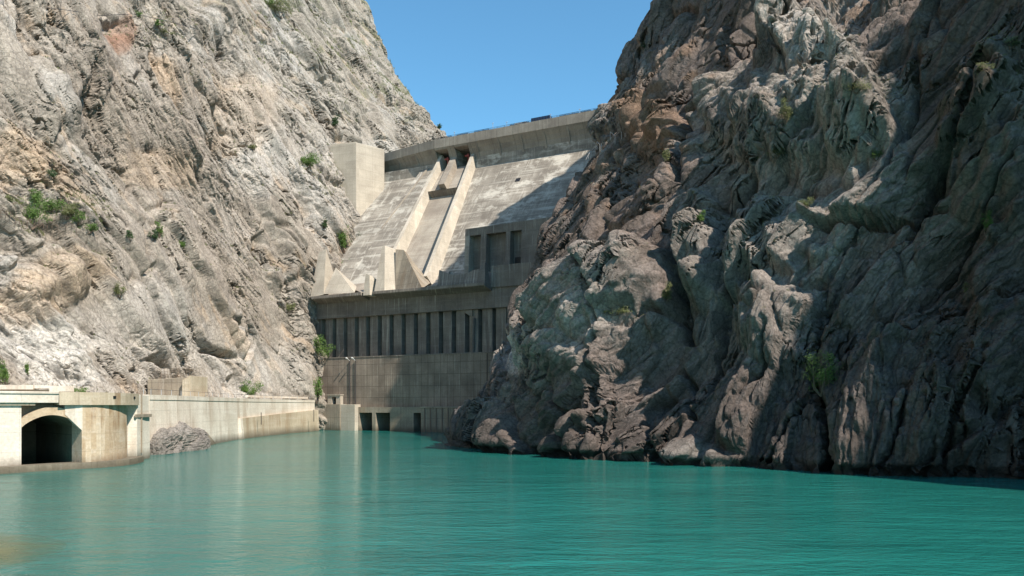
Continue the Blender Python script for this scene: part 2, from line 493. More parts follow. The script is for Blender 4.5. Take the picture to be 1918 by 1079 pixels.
class Cliff:
    def __init__(s, zs, ctr, nu, nv, dens_u, dens_v):
        """ctr[zi][station] = (x, y). dens_*: relative sample density per interval"""
        C = np.array(ctr, dtype=float)              # nz, ns, 2
        nz, ns = C.shape[:2]
        cum = np.concatenate([[0], np.cumsum(dens_u)]); ut = np.interp(np.linspace(0, cum[-1], nu), cum, np.arange(ns))
        cum = np.concatenate([[0], np.cumsum(dens_v)]); vt = np.interp(np.linspace(0, cum[-1], nv), cum, np.arange(nz))
        A = np.stack([catmull(C[k], ut) for k in range(nz)])        # nz, nu, 2
        A = catmull(A.reshape(nz, -1), vt).reshape(nv, nu, 2)
        z = np.interp(vt, np.arange(nz), zs)
        s.P = np.dstack([A, np.repeat(z[:, None], nu, 1)]).astype(np.float32)
        s.nu, s.nv = nu, nv
        mid = A[nv // 3]
        arc = np.concatenate([[0], np.cumsum(np.linalg.norm(np.diff(mid, axis=0), axis=1))])
        s.U = np.repeat(arc[None, :], nv, 0).astype(np.float32)
        du = np.gradient(s.P, axis=1); dv = np.gradient(s.P, axis=0)
        n = np.cross(du, dv); n /= (np.linalg.norm(n, axis=2)[..., None] + 1e-9)
        s.N = n.astype(np.float32)
        Y = np.maximum(s.P[..., 1], 3)
        s.px = CX + F * s.P[..., 0] / Y; s.py = HY - F * (s.P[..., 2] - HC) / Y
        s.px[s.P[..., 1] < 3] = 1e5
        s.d = np.zeros((nv, nu), np.float32)

    def flip(s): s.N = -s.N

    def bake(s, passes=2):
        """push the surface out by d, then take fresh normals so finer relief sits on the real faces"""
        ref = s.N
        for _ in range(passes):
            d = s.d
            d[1:-1] = .25 * d[:-2] + .5 * d[1:-1] + .25 * d[2:]
            d[:, 1:-1] = .25 * d[:, :-2] + .5 * d[:, 1:-1] + .25 * d[:, 2:]
        s.P = s.P + s.N * s.d[..., None]
        du = np.gradient(s.P, axis=1); dv = np.gradient(s.P, axis=0)
        n = np.cross(du, dv); n /= (np.linalg.norm(n, axis=2)[..., None] + 1e-9)
        n *= np.sign((n * ref).sum(-1))[..., None]
        n = n * .8 + ref * .2; n /= np.linalg.norm(n, axis=2)[..., None]
        s.N = n.astype(np.float32); s.d = np.zeros_like(s.d)

    # features, given where they show in the photo; amplitudes in metres along the surface normal
    def _poly(s, pts, R):
        pts = np.array(pts, float)
        m = (s.px > pts[:, 0].min() - R) & (s.px < pts[:, 0].max() + R) & (s.py > pts[:, 1].min() - R) & (s.py < pts[:, 1].max() + R)
        x = s.px[m]; y = s.py[m]
        # wobble so lines are not ruler-straight
        wob = perlin(x / 23., y / 23., x * 0, 3) * 6 + perlin(x / 8., y / 8., x * 0, 5) * 1.2
        x = x + wob; y = y + wob * .6
        best = np.full(x.shape, 1e9); side = np.ones(x.shape); par = np.zeros(x.shape)
        L = np.concatenate([[0], np.cumsum(np.linalg.norm(np.diff(pts, axis=0), axis=1))])
        for k in range(len(pts) - 1):
            a = pts[k]; b = pts[k + 1]; ab = b - a; l2 = ab @ ab
            t = np.clip(((x - a[0]) * ab[0] + (y - a[1]) * ab[1]) / l2, 0, 1)
            dx = x - a[0] - t * ab[0]; dy = y - a[1] - t * ab[1]; d = np.hypot(dx, dy)
            c = ab[0] * dy - ab[1] * dx
            q = d < best
            best = np.where(q, d, best); side = np.where(q, np.sign(c), side); par = np.where(q, L[k] + t * math.sqrt(l2), par)
        e = np.clip(np.minimum(par, L[-1] - par) / (0.18 * L[-1]), 0, 1)
        return m, best, side, e

    def crack(s, pts, w, depth):
        m, d, side, e = s._poly(pts, w * 3)
        s.d[m] -= depth * np.exp(-(d / w) ** 2) * (e ** .5)

    def step(s, pts, amp, R, w=3.0):
        """raises the side to the RIGHT of the walking direction as seen in the photo, fading over R px"""
        m, d, side, e = s._poly(pts, R * 2.2)
        sd = d * side
        s.d[m] += amp * smooth(sd, -w, w) * np.exp(-(np.maximum(sd, 0) / R) ** 1.5) * e

    def dome(s, cx, cy, rx, ry, rot, amp, p=1.0):
        c, q = math.cos(math.radians(rot)), math.sin(math.radians(rot))
        R = max(rx, ry) * 1.4
        m = (np.abs(s.px - cx) < R) & (np.abs(s.py - cy) < R)
        wob = perlin(s.px[m] / 40., s.py[m] / 40., s.px[m] * 0, 9) * .35
        x = s.px[m] - cx; y = s.py[m] - cy
        u = (x * c + y * q) / rx; v = (-x * q + y * c) / ry
        r = u * u + v * v + wob
        s.d[m] += amp * np.clip(1 - r, 0, 1) ** p

    def mask(s, cx, cy, rx, ry, rot=0, soft=.5):
        c, q = math.cos(math.radians(rot)), math.sin(math.radians(rot))
        x = s.px - cx; y = s.py - cy
        u = (x * c + y * q) / rx; v = (-x * q + y * c) / ry
        return (1 - smooth(u * u + v * v + s.mwob, 1 - soft, 1 + soft)).astype(np.float32)

    def finish(s, name, mat, color):
        Q = s.P + s.N * s.d[..., None]
        s.Q = Q
        i = np.arange(s.nv * s.nu).reshape(s.nv, s.nu)
        f = np.stack([i[:-1, :-1], i[:-1, 1:], i[1:, 1:], i[1:, :-1]], -1).reshape(-1, 4)
        o = mesh_np(name, Q.reshape(-1, 3), f, mat, False, color.reshape(-1, 3))
        Y = np.maximum(Q[..., 1], 3)
        s.qx = CX + F * Q[..., 0] / Y; s.qy = HY - F * (Q[..., 2] - HC) / Y; s.qY = np.where(Q[..., 1] < 3, 1e6, Q[..., 1])
        return o

    def find(s, px, py):
        m = (np.abs(s.qx - px) < 5) & (np.abs(s.qy - py) < 5)
        if not m.any():
            k = np.argmin((s.qx - px) ** 2 + (s.qy - py) ** 2); return s.Q.reshape(-1, 3)[k]
        q = s.Q[m]; return q[np.argmin(q[:, 1])]


# ------------------------------------------------------------------ left canyon wall
RES = 1.0
zs = [-3, 10, 45, 70, 106, 150, 185, 226, 290]
ctrL = [
    #  Y<0           0            60           109          150          200          250           300          350          400          430          470
    [(-110, -120), (-100, 0), (-86, 60), (-78, 106), (-70, 150), (-72, 200), (-61, 251), (-57, 292), (-40, 340), (-10, 390), (20, 430), (20, 520)],
    [(-112, -120), (-102, 0), (-88, 60), (-80, 108), (-71, 150), (-73, 200), (-61.5, 251), (-57, 294), (-42, 340), (-8, 392), (22, 432), (18, 520)],
    [(-130, -120), (-120, 0), (-104, 60), (-95, 112), (-85, 154), (-80, 203), (-66.5, 252), (-57, 297), (-46, 342), (-8, 395), (15, 434), (8, 520)],
    [(-142, -120), (-132, 0), (-116, 60), (-108, 115), (-97, 157), (-88, 205), (-76.5, 253), (-59, 300), (-47, 344), (-5, 398), (8, 436), (-5, 520)],
    [(-160, -120), (-150, 0), (-134, 60), (-126, 118), (-115, 162), (-102, 209), (-89, 255), (-73, 305), (-58, 348), (-20, 402), (-10, 440), (-40, 520)],
    [(-182, -120), (-172, 0), (-158, 60), (-148, 122), (-136, 167), (-122, 214), (-110, 260), (-92, 310), (-76, 354), (-45, 406), (-33, 444), (-80, 520)],
    [(-200, -120), (-190, 0), (-176, 60), (-168, 126), (-154, 171), (-140, 218), (-128, 265), (-110, 316), (-92, 360), (-72, 410), (-62, 448), (-120, 520)],
    [(-225, -120), (-215, 0), (-200, 60), (-190, 130), (-176, 176), (-162, 224), (-150, 271), (-130, 322), (-110, 366), (-90, 414), (-82, 452), (-150, 520)],
    [(-265, -120), (-255, 0), (-240, 60), (-225, 138), (-210, 184), (-196, 232), (-185, 279), (-165, 330), (-140, 374), (-115, 422), (-108, 460), (-190, 520)],
]
cl = Cliff(zs, ctrL, int(1500 * RES), int(1150 * RES), [.15, .3, .8, 1.5, 1.5, 1.5, 1.3, 1.2, 1.1, .8, .35], [.35, 1.5, 1.2, 1.5, 1.6, 1.2, 1.2, .5])
if cl.N[:, :, 0].mean() < 0: cl.flip()
X, Y, Z = cl.P[..., 0], cl.P[..., 1], cl.P[..., 2]
U, V = cl.U, Z
wx = fbm(X / 30, Y / 30, Z / 30, 3, 40); wy = fbm(X / 30, Y / 30, Z / 30, 3, 50)
wf = fbm(X / 5, Y / 5, Z / 5, 3, 60)
th = math.radians(56)
lc = (U * math.cos(th) - V * math.sin(th)) + 4 * wx      # along the dip
ac = (U * math.sin(th) + V * math.cos(th)) + 3.5 * wy      # across the beds
h1, e1, r1 = facets(lc / 42, ac / 15, 1, 1.2, 24)
h2, e2, r2 = facets((lc + 2 * wf) / 15, (ac + 1.2 * wf) / 4.6, 2, 1.2, 16)
big = fbm(X / 60, Y / 60, Z / 60, 3, 11)
mid = fbm(X / 12, Y / 12, Z / 12, 4, 21)
rug = smooth(fbm(X / 38, Y / 38, Z / 38, 3, 77), -.15, .35)       # where the face is smooth slab and where it is broken
fx = fbm(X / 90, Y / 90, Z / 90, 2, 47); fy = fbm(X / 90, Y / 90, Z / 90, 2, 48)
lq = Y * .56 - Z * .83 + 22 * fx + 1.5 * wx; cq = Y * .83 + Z * .56 + 16 * fy + 1.2 * wy + .5 * wf; xq = X + .2 * Z
hm, em, rm = facets3(lq / 30, cq / 7.5, xq / 11, 43, 1.6, 22)
hn, en, rn = facets3(lq / 11, cq / 3.2, xq / 5, 44, 1.5, 13)
cl.d += 2.8 * big + 2.2 * h1 + (.9 + .9 * rug) * hm + (.12 + .42 * rug) * hn + (.1 + .2 * rug) * mid
cl.d += (.3 + .9 * rug) * saw(cq / 10.5 + .35 * fbm(X / 28, Y / 28, Z / 28, 2, 44), .1) + (.03 + .38 * rug) * saw(cq / 3.4 + .4 * fbm(X / 10, Y / 10, Z / 10, 2, 45), .14)
cl.d -= 2.2 * np.exp(-(e1 / .06) ** 2) * (r1 > -.2) + 1.6 * np.exp(-(em / .055) ** 2) * (rm > -.15) + (.1 + .4 * rug) * np.exp(-(en / .07) ** 2)
cl.d -= 2.5
# what the photo shows: cracks, niches, slab edges
for pts, w, dp in [
    ([(55, 20), (62, 60), (66, 100)], 6, 5),
    ([(300, 85), (318, 125), (345, 170), (385, 218)], 7, 5),
    ([(430, 62), (440, 105), (450, 160)], 5, 5),
    ([(205, 262), (240, 285), (278, 300), (290, 335)], 5, 4),
    ([(318, 305), (335, 335), (352, 365)], 4, 3),
    ([(74, 322), (95, 355), (122, 392)], 5, 4),
    ([(512, 420), (528, 455), (545, 492)], 8, 6),
    ([(448, 588), (472, 603), (496, 642)], 6, 4),
    ([(388, 618), (415, 648), (470, 668)], 5, 3),
    ([(55, 628), (105, 655), (150, 688), (190, 705)], 6, 4),
    ([(275, 320), (278, 440), (282, 560)], 3, 2.5),
    ([(180, 95), (195, 150), (200, 220)], 4, 2.5),
    ([(300, 660), (330, 690)], 6, 4), ([(265, 700), (285, 680)], 6, 4), ([(463, 528), (485, 520)], 6, 4),
    ([(560, 330), (600, 400), (640, 480)], 5, 3), ([(620, 135), (632, 175)], 5, 4), ([(455, 700), (475, 735)], 7, 5),
    ([(400, 640), (430, 690), (450, 740)], 4, 3), ([(175, 160), (190, 200)], 5, 4), ([(270, 140), (285, 128)], 5, 3),
]: cl.crack(pts, w * 1.1, dp * 1.2)
cl.step([(440, 175), (480, 290), (515, 390), (560, 470), (588, 560), (600, 700)], -4.5, 70, 4)
cl.step([(600, 130), (640, 170), (700, 210)], 2.5, 30, 3)
cl.step([(200, 20), (255, 28)], -4, 30, 4)
cl.step([(20, 500), (60, 462), (110, 440), (130, 500)], -2.5, 40, 3)
cl.step([(200, 430), (100, 400), (0, 380)], 1.8, 45, 8)
cl.step([(60, 560), (110, 550), (160, 600), (205, 680)], 2.5, 60, 3)
cl.dome(110, 500, 90, 60, 20, 5)
cl.dome(400, 30, 60, 40, 0, 4)
cl.dome(140, 150, 80, 110, 0, 5)
# keep the foot of the cliff off the road shelf
near = smooth(Z, 24, 9) * smooth(Y, 280, 240)
cl.d = cl.d * (1 - .7 * near) - 1.5 * near
cl.bake(4)
X, Y, Z = cl.P[..., 0], cl.P[..., 1], cl.P[..., 2]
wq = fbm(X / 3, Y / 3, Z / 3, 3, 61) * .8
# bed frame: lq along the dip, cq across it, xq into the wall
lq = Y * .56 - Z * .83 + .5 * wq + 22 * fx + 1.5 * wx; cq = Y * .83 + Z * .56 + .4 * wq + 16 * fy + 1.2 * wy; xq = X + .2 * Z
h3, e3, r3 = facets3(lq / 5.5, cq / 1.6, xq / 2.4, 3, 1.5, 12)
h4, e4, r4 = facets3(lq / 1.8, cq / .6, xq / .9, 4, 1.4, 9)
nr = fbm(lq / 2.6, cq / .9, xq / 1.5, 4, 33, .6, True)
nf = fbm(X / 1.3, Y / 1.3, Z / 1.3, 3, 35, .6)
fr = fbm(lq / 26, cq / 5, xq / 12, 3, 37, .6); fr2 = fbm(lq / 9, cq / 2.2, xq / 5, 3, 38, .6); fm_ = smooth(fbm(X / 16, Y / 16, Z / 16, 2, 39), -.1, .3)
cl.d += (.02 + .30 * rug) * h3 + (.01 + .08 * rug) * h4 + (.02 + .12 * rug) * nr + (.02 + .04 * rug) * nf
cl.d -= (.10 + .30 * rug) * np.exp(-(e3 / .12) ** 2) + 2.0 * fm_ * np.exp(-(fr / .03) ** 2) + 1.0 * fm_ * np.exp(-(fr2 / .04) ** 2)
cl.d *= 1 - .6 * near
lc, ac = lq * 1.0, cq * 1.0
cl.mwob = .5 * fbm(cl.px / 40, cl.py / 40, cl.px * 0, 3, 91)
gr = np.array([.35, .305, .255], np.float32); pl = np.array([.51, .475, .43], np.float32); br = np.array([.25, .21, .172], np.float32); og = np.array([.47, .345, .235], np.float32); rd = np.array([.27, .16, .11], np.float32)
n1 = fbm(X / 35, Y / 35, Z / 35, 5, 101, .6); n2 = fbm(lc / 20, ac / 5, X * 0, 5, 111, .6); n3 = fbm(X / 14, Y / 14, Z / 14, 5, 121, .6)
def blend(c, t, w): return c + (t - c) * w[..., None]
col = np.ones(X.shape + (3,), np.float32) * gr
col = blend(col, br, np.clip(smooth(n2 + .5 * rm + .5 * n1, -.15, .55), 0, 1) * .7)
col = blend(col, pl, smooth(n1 + .5 * n2 + .45 * rm + .2 * rn, .05, .8) * .6)
col = blend(col, og, smooth(n2 + .5 * n3 + .35 * r3, .35, .9) * .5)
for args, c, a in [
    ((130, 650, 85, 75, 40), pl * 1.08, .9), ((40, 600, 50, 60, 0), pl, .8), ((120, 520, 90, 55, -20), og * 1.05, .45),
    ((470, 260, 60, 100, -25), pl, .45), ((560, 180, 90, 140, -35), pl, .2), ((240, 65, 26, 22, 20), rd, .95), ((255, 45, 16, 30, 0), rd * 1.2, .6),
    ((175, 130, 60, 90, 0), br * 1.1, .5), ((300, 220, 160, 130, 35), br * 1.2, .5), ((430, 400, 70, 240, -18), br * 1.25, .55),
    ((470, 200, 60, 70, 0), og, .35), ((330, 140, 22, 70, -25), og, .6), ((40, 280, 60, 50, 0), og * 1.1, .45), ((330, 300, 70, 35, 15), og, .35),
    ((300, 620, 110, 90, 0), pl, .4), ((500, 700, 120, 60, 0), pl, .3), ((620, 340, 60, 90, -20), pl, .35), ((200, 90, 30, 80, 0), br, .6)]:
    col = blend(col, c, cl.mask(*args) * a)
# lichen and thin scrub on gentler, higher ground
scr = smooth(n3 + .5 * fbm(X / 3, Y / 3, Z / 3, 3, 131), .35, .8) * smooth(Z, 110, 170)
col = blend(col, np.array([.17, .18, .09], np.float32), scr * .5)
col *= (1 + .16 * r3 + .10 * r4)[..., None]
left_cliff = cl.finish('cliff_left', M['rock_pale'], np.clip(.93 * col, .03, .8))
tag(left_cliff, 'sunlit beige grey canyon wall of slanting limestone slabs left of the dam', None, None, 'structure')

# ------------------------------------------------------------------ right canyon wall
zr = [-4, 30, 60, 90, 120, 160, 210]
ctrR = [  # out-of-view spur and upper rows shaped to cast shade on wall and dam
    [(100, 300), (48, 262), (12, 232), (-5, 198), (-12.5, 168), (-9, 150), (3.2, 118), (14, 109), (23, 100), (36, 90), (52, 81), (66, 68), (84, 42), (99, 16), (125, -70)],
    [(105, 300), (58, 264), (26, 236), (7, 205), (-2, 181), (0, 163), (12, 131), (24, 118), (33, 109), (45, 98), (59, 88), (72, 73), (88, 46), (102, 20), (132, -70)],
    [(112, 300), (70, 268), (40, 240), (21, 212), (11.5, 188), (15, 170), (25, 142), (36, 128), (43, 118), (53, 106), (64, 94), (76, 78), (92, 50), (104, 24), (140, -70)],
    [(120, 300), (84, 272), (56, 246), (37, 218), (27, 194), (31, 178), (41, 152), (55, 141), (62, 130), (70, 117), (77, 102), (85, 83), (98, 53), (107, 26), (148, -70)],
    [(130, 300), (97, 276), (70, 252), (50, 224), (38, 199), (37, 180), (50, 158), (66, 150), (74, 138), (81, 124), (88, 108), (99, 87), (112, 57), (112, 28), (155, -70)],
    [(144, 300), (112, 282), (86, 260), (70, 230), (54, 206), (48, 176), (62, 157), (76, 150), (86, 142), (95, 128), (106, 110), (122, 90), (132, 60), (124, 30), (190, -70)],
    [(175, 300), (150, 290), (135, 268), (121, 238), (108, 211), (102, 190), (102, 172), (112, 162), (118, 150), (130, 135), (143, 116), (160, 92), (168, 62), (165, 36), (290, -90)],
]
cr = Cliff(zr, ctrR, int(1600 * RES), int(1050 * RES), [.15, .4, .8, 1.2, 1.2, 1.5, 1.1, 1.1, 1.2, 1.2, 1.1, .5, .3, .15], [1.7, 1.5, 1.3, 1.0, .5, .3])
if cr.N[:, :, 0].mean() > 0: cr.flip()
X, Y, Z = cr.P[..., 0], cr.P[..., 1], cr.P[..., 2]
U, V = cr.U, Z
wx = fbm(X / 24, Y / 24, Z / 24, 3, 240); wy = fbm(X / 24, Y / 24, Z / 24, 3, 250)
wf = fbm(X / 4, Y / 4, Z / 4, 3, 260)
th = math.radians(62)
lc = (U * math.cos(th) + V * math.sin(th)) + 3.5 * wx
ac = (U * math.sin(th) - V * math.cos(th)) + 3 * wy
h1, e1, r1 = facets(lc / 34, ac / 13, 21, 1.3, 45)
h2, e2, r2 = facets((lc + 2 * wf) / 11, (ac + 1.2 * wf) / 4.2, 22, 1.2, 16)
big = fbm(X / 50, Y / 50, Z / 50, 3, 211)
mid = fbm(X / 10, Y / 10, Z / 10, 4, 221)
rug = smooth(fbm(X / 28, Y / 28, Z / 28, 3, 277), -.2, .35)
knob = np.abs(fbm(X / 7, Y / 7, Z / 9, 3, 233))
dU = X * .62 - Y * .78
fx = fbm(X / 75, Y / 75, Z / 75, 2, 247); fy = fbm(X / 75, Y / 75, Z / 75, 2, 248)
lq = dU * .5 + Z * .87 + 22 * fx + 1.5 * wx; cq = dU * .87 - Z * .5 + 17 * fy + 1.2 * wy + .25 * wf; xq = X * .78 + Y * .62
hm, em, rm = facets3(lq / 24, cq / 5.5, xq / 9, 41, 1.7, 40)
hn, en, rn = facets3(lq / 9, cq / 2.4, xq / 4, 42, 1.7, 24)
ledge = smooth(fbm(X / 26, Y / 26, Z / 26, 3, 243), -.3, .25)
cr.d += 2.8 * big + 2.4 * h1 + 1.6 * hm + .5 * hn + .08 * mid
cr.d += (.5 + 1.9 * ledge) * saw(-cq / 9.5 + .35 * fbm(X / 25, Y / 25, Z / 25, 2, 244), .1) + (.10 + .45 * ledge) * saw(-cq / 3.1 + .4 * fbm(X / 10, Y / 10, Z / 10, 2, 245), .14)
cr.d -= 2.2 * np.exp(-(e1 / .05) ** 2) * (r1 > -.2) + 1.0 * np.exp(-(em / .05) ** 2) * (rm > -.2) + .35 * np.exp(-(en / .07) ** 2)
cr.d -= 3.5
for pts, w, dp in [
    ([(1535, 895), (1532, 820), (1528, 760), (1500, 700), (1475, 640)], 7, 9),
    ([(1540, 640), (1600, 600), (1700, 592), (1800, 560), (1918, 500)], 5, 4),
    ([(1470, 395), (1560, 392), (1640, 388), (1700, 380), (1770, 365)], 4, 3.5),
    ([(1240, 600), (1235, 540), (1240, 470), (1260, 400)], 8, 6),
    ([(1255, 760), (1240, 690), (1225, 640)], 5, 4),
    ([(1340, 480), (1310, 560), (1290, 640), (1280, 700)], 6, 4),
    ([(1235, 150), (1245, 230), (1240, 310)], 8, 5),
    ([(1690, 420), (1740, 330), (1800, 240), (1850, 120)], 9, 5),
    ([(1000, 700), (1010, 780), (1000, 850)], 5, 3.5), ([(1090, 640), (1070, 720), (1080, 800)], 5, 3.5),
    ([(1140, 600), (1190, 560), (1250, 545)], 5, 3), ([(1180, 840), (1175, 760), (1200, 680)], 4, 3),
    ([(1400, 860), (1440, 780), (1480, 700)], 5, 3.5), ([(1640, 880), (1680, 800), (1700, 700)], 5, 3),
    ([(1350, 720), (1400, 660), (1430, 590)], 4, 3), ([(960, 740), (990, 660), (1060, 580)], 5, 3),
    ([(1760, 880), (1790, 760), (1850, 640)], 5, 3),
]: cr.crack(pts, w, dp)
cr.dome(1520, 180, 170, 150, 35, 4.5)
cr.dome(1600, 245, 100, 70, 20, 1.5)
cr.dome(1400, 210, 120, 90, 30, 4)
cr.dome(1420, 410, 110, 85, -20, 6)
cr.dome(1285, 440, 42, 110, 5, 7)
cr.dome(1100, 560, 180, 85, -38, 4.5, .7)
cr.dome(1420, 560, 90, 110, -30, 5)
cr.dome(1260, 850, 70, 60, 0, 2.5)
cr.dome(900, 800, 60, 55, 0, 3)
cr.dome(1720, 740, 210, 170, 0, 2.5)
cr.dome(1190, 210, 45, 60, 30, 4)
cr.dome(1860, 250, 110, 170, 0, 6)
cr.step([(1380, 50), (1500, 20), (1590, 85), (1645, 150), (1685, 270)], 4, 90, 5)
cr.step([(925, 700), (985, 600), (1080, 500), (1235, 430)], 4.5, 80, 4)
cr.step([(1690, 380), (1590, 385), (1460, 400)], 3, 70, 4)
cr.step([(1540, 640), (1600, 600), (1720, 590), (1918, 505)], 3.5, 90, 4)
cr.step([(1510, 165), (1600, 168), (1690, 230)], 3, 60, 4)
cr.bake(1)
X, Y, Z = cr.P[..., 0], cr.P[..., 1], cr.P[..., 2]
wq = fbm(X / 3, Y / 3, Z / 3, 3, 261) * .8
t1, t2 = .62, -.78                                   # horizontal direction of the bank
lq = (X * t1 + Y * t2) * .5 + Z * .87 + .5 * wq + 22 * fx + 1.5 * wx; cq = (X * t1 + Y * t2) * .87 - Z * .5 + .4 * wq + 17 * fy + 1.2 * wy; xq = X * .78 + Y * .62
h3, e3, r3 = facets3(lq / 4.2, cq / 1.3, xq / 2.0, 23, 1.7, 20)
h4, e4, r4 = facets3(lq / 1.5, cq / .5, xq / .75, 24, 1.5, 9)
nr = fbm(lq / 4.2, cq / .9, xq / 1.8, 4, 233, .6, True)
nf = fbm(X / .9, Y / .9, Z / .9, 2, 235, .6)
fr = fbm(lq / 22, cq / 4.5, xq / 12, 3, 237, .6); fr2 = fbm(lq / 8, cq / 2.0, xq / 5, 3, 238, .6); fm_ = smooth(fbm(X / 14, Y / 14, Z / 14, 2, 239), -.1, .3)
cr.d += (.03 + .17 * rug) * h3 + (.01 + .04 * rug) * h4 + (.02 + .08 * rug) * nr + .02 * nf + (.05 + .10 * rug) * saw(-cq / .95 + .6 * fbm(X / 5, Y / 5, Z / 5, 2, 246), .2)
cr.d -= (.03 + .12 * rug) * np.exp(-(e3 / .12) ** 2) + 2.2 * fm_ * np.exp(-(fr / .028) ** 2) + .9 * fm_ * np.exp(-(fr2 / .04) ** 2)
lc, ac = lq * 1.0, cq * 1.0
cr.mwob = .5 * fbm(cr.px / 40, cr.py / 40, cr.px * 0, 3, 291)
# undercut waterline
cr.d -= 1.2 * smooth(Z, 1.6, 0.2)
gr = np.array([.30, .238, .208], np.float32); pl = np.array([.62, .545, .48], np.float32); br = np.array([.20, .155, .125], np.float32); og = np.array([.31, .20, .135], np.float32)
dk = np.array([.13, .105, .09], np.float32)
n1 = fbm(X / 30, Y / 30, Z / 30, 5, 301, .6); n2 = fbm(lc / 18, ac / 4, X * 0, 5, 311, .6); n3 = fbm(X / 10, Y / 10, Z / 10, 5, 321, .6)
col = np.ones(X.shape + (3,), np.float32) * gr
col = blend(col, br, smooth(n2 + .3 * r2, -.1, .5) * .7)
col = blend(col, pl, smooth(n1 + .4 * n3 + .3 * r2, .05, .7) * .6)
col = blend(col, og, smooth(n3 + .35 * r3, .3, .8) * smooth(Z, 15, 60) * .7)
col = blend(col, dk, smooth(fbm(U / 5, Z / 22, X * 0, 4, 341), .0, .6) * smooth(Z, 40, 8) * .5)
lowr = smooth(cr.py + .22 * (cr.px - 1200) + 60 * n1, 600, 780)  # shade put into the colour: lower wall painted darker
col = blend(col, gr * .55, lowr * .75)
col = blend(col, br * .8, smooth(cr.px + 40 * n1, 1660, 1760) * smooth(cr.px, 3000, 2500) * .65)  # far right also browned darker to deepen its shade
for args, c, a in [  # rock tints, with sunlit spots painted paler and shaded ones darker
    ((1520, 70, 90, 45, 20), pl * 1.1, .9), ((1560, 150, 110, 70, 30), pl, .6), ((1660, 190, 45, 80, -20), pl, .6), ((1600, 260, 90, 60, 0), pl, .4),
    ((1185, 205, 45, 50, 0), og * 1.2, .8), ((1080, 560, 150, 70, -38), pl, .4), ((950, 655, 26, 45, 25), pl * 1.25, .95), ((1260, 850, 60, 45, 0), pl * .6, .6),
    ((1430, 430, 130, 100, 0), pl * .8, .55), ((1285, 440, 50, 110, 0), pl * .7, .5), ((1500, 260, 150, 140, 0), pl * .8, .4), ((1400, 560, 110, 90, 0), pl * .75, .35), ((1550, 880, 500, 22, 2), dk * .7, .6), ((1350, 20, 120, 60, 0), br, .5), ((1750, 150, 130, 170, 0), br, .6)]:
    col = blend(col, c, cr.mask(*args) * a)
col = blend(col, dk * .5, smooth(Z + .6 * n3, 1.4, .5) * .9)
col *= (1 + .16 * r3 + .10 * r4)[..., None]
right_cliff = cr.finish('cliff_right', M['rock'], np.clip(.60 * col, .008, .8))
tag(right_cliff, 'dark shaded canyon wall of folded rock right of the dam', None, None, 'structure')

# ------------------------------------------------------------------ river
def water_mat():
    m, N, L, b = nodes_of('turquoise_water')
    tc = N.new('ShaderNodeTexCoord')

    def nz(sx, sy, det, rot=0, rough=.55, dist=0):
        mp = N.new('ShaderNodeMapping'); mp.inputs['Scale'].default_value = (sx, sy, 1); mp.inputs['Rotation'].default_value = (0, 0, rot)
        L.new(tc.outputs['Object'], mp.inputs[0])
        q = N.new('ShaderNodeTexNoise'); q.inputs['Scale'].default_value = 1; q.inputs['Detail'].default_value = det; q.inputs['Roughness'].default_value = rough
        q.inputs['Distortion'].default_value = dist
        L.new(mp.outputs[0], q.inputs['Vector']); return q.outputs[0]
    v = nz(.03, .05, 5, .3, .6, .6)
    r = N.new('ShaderNodeMapRange'); r.inputs[1].default_value = .35; r.inputs[2].default_value = .65
    L.new(v, r.inputs[0])
    mx = N.new('ShaderNodeMix'); mx.data_type = 'RGBA'
    mx.inputs[6].default_value = (0.012, 0.130, 0.112, 1); mx.inputs[7].default_value = (0.018, 0.178, 0.152, 1)
    L.new(r.outputs[0], mx.inputs[0])
    f = nz(.10, .35, 7, .25, .7, 1.0)
    fr = N.new('ShaderNodeMapRange'); fr.inputs[1].default_value = .60; fr.inputs[2].default_value = .74; fr.inputs[4].default_value = .7
    L.new(f, fr.inputs[0])
    m2 = N.new('ShaderNodeMix'); m2.data_type = 'RGBA'; m2.inputs[7].default_value = (0.05, 0.26, 0.21, 1)
    L.new(fr.outputs[0], m2.inputs[0]); L.new(mx.outputs[2], m2.inputs[6])
    L.new(m2.outputs[2], b.inputs['Base Color'])
    b.inputs['Roughness'].default_value = 0.06
    b.inputs['IOR'].default_value = 1.33
    a = nz(.55, 1.1, 4, .15, .6, .4); c = nz(2.2, 3.6, 4, -.1, .6, .3); d = nz(.09, .22, 3, .3, .5, .8)
    b1 = N.new('ShaderNodeBump'); b1.inputs['Distance'].default_value = .22; b1.inputs['Strength'].default_value = .8; L.new(a, b1.inputs['Height'])
    b2 = N.new('ShaderNodeBump'); b2.inputs['Distance'].default_value = .07; b2.inputs['Strength'].default_value = .8; L.new(c, b2.inputs['Height']); L.new(b1.outputs[0], b2.inputs['Normal'])
    b3 = N.new('ShaderNodeBump'); b3.inputs['Distance'].default_value = .45; b3.inputs['Strength'].default_value = .6; L.new(d, b3.inputs['Height']); L.new(b2.outputs[0], b3.inputs['Normal'])
    L.new(b3.outputs[0], b.inputs['Normal'])
    return m


M['water'] = water_mat()
wv = np.array([(-400, -300, 0), (400, -300, 0), (400, 330, 0), (-400, 330, 0)], float)
river = mesh_np('river', wv, np.array([[0, 1, 2, 3]]), M['water'])
tag(river, 'turquoise river water below the dam', None, None, 'structure')

# ------------------------------------------------------------------ dam
dam = empty('dam', W(20, -40, 40), 'tall grey concrete gravity dam with spillway chutes closing the canyon', 'dam')
ZC = 109.0
PROF = [(-49.0, 109.0), (-49.0, 105.7), (-49.5, 105.2), (-50.6, 103.9), (-51.5, 102.4), (-52.0, 100.8), (-52.0, 97.0)]


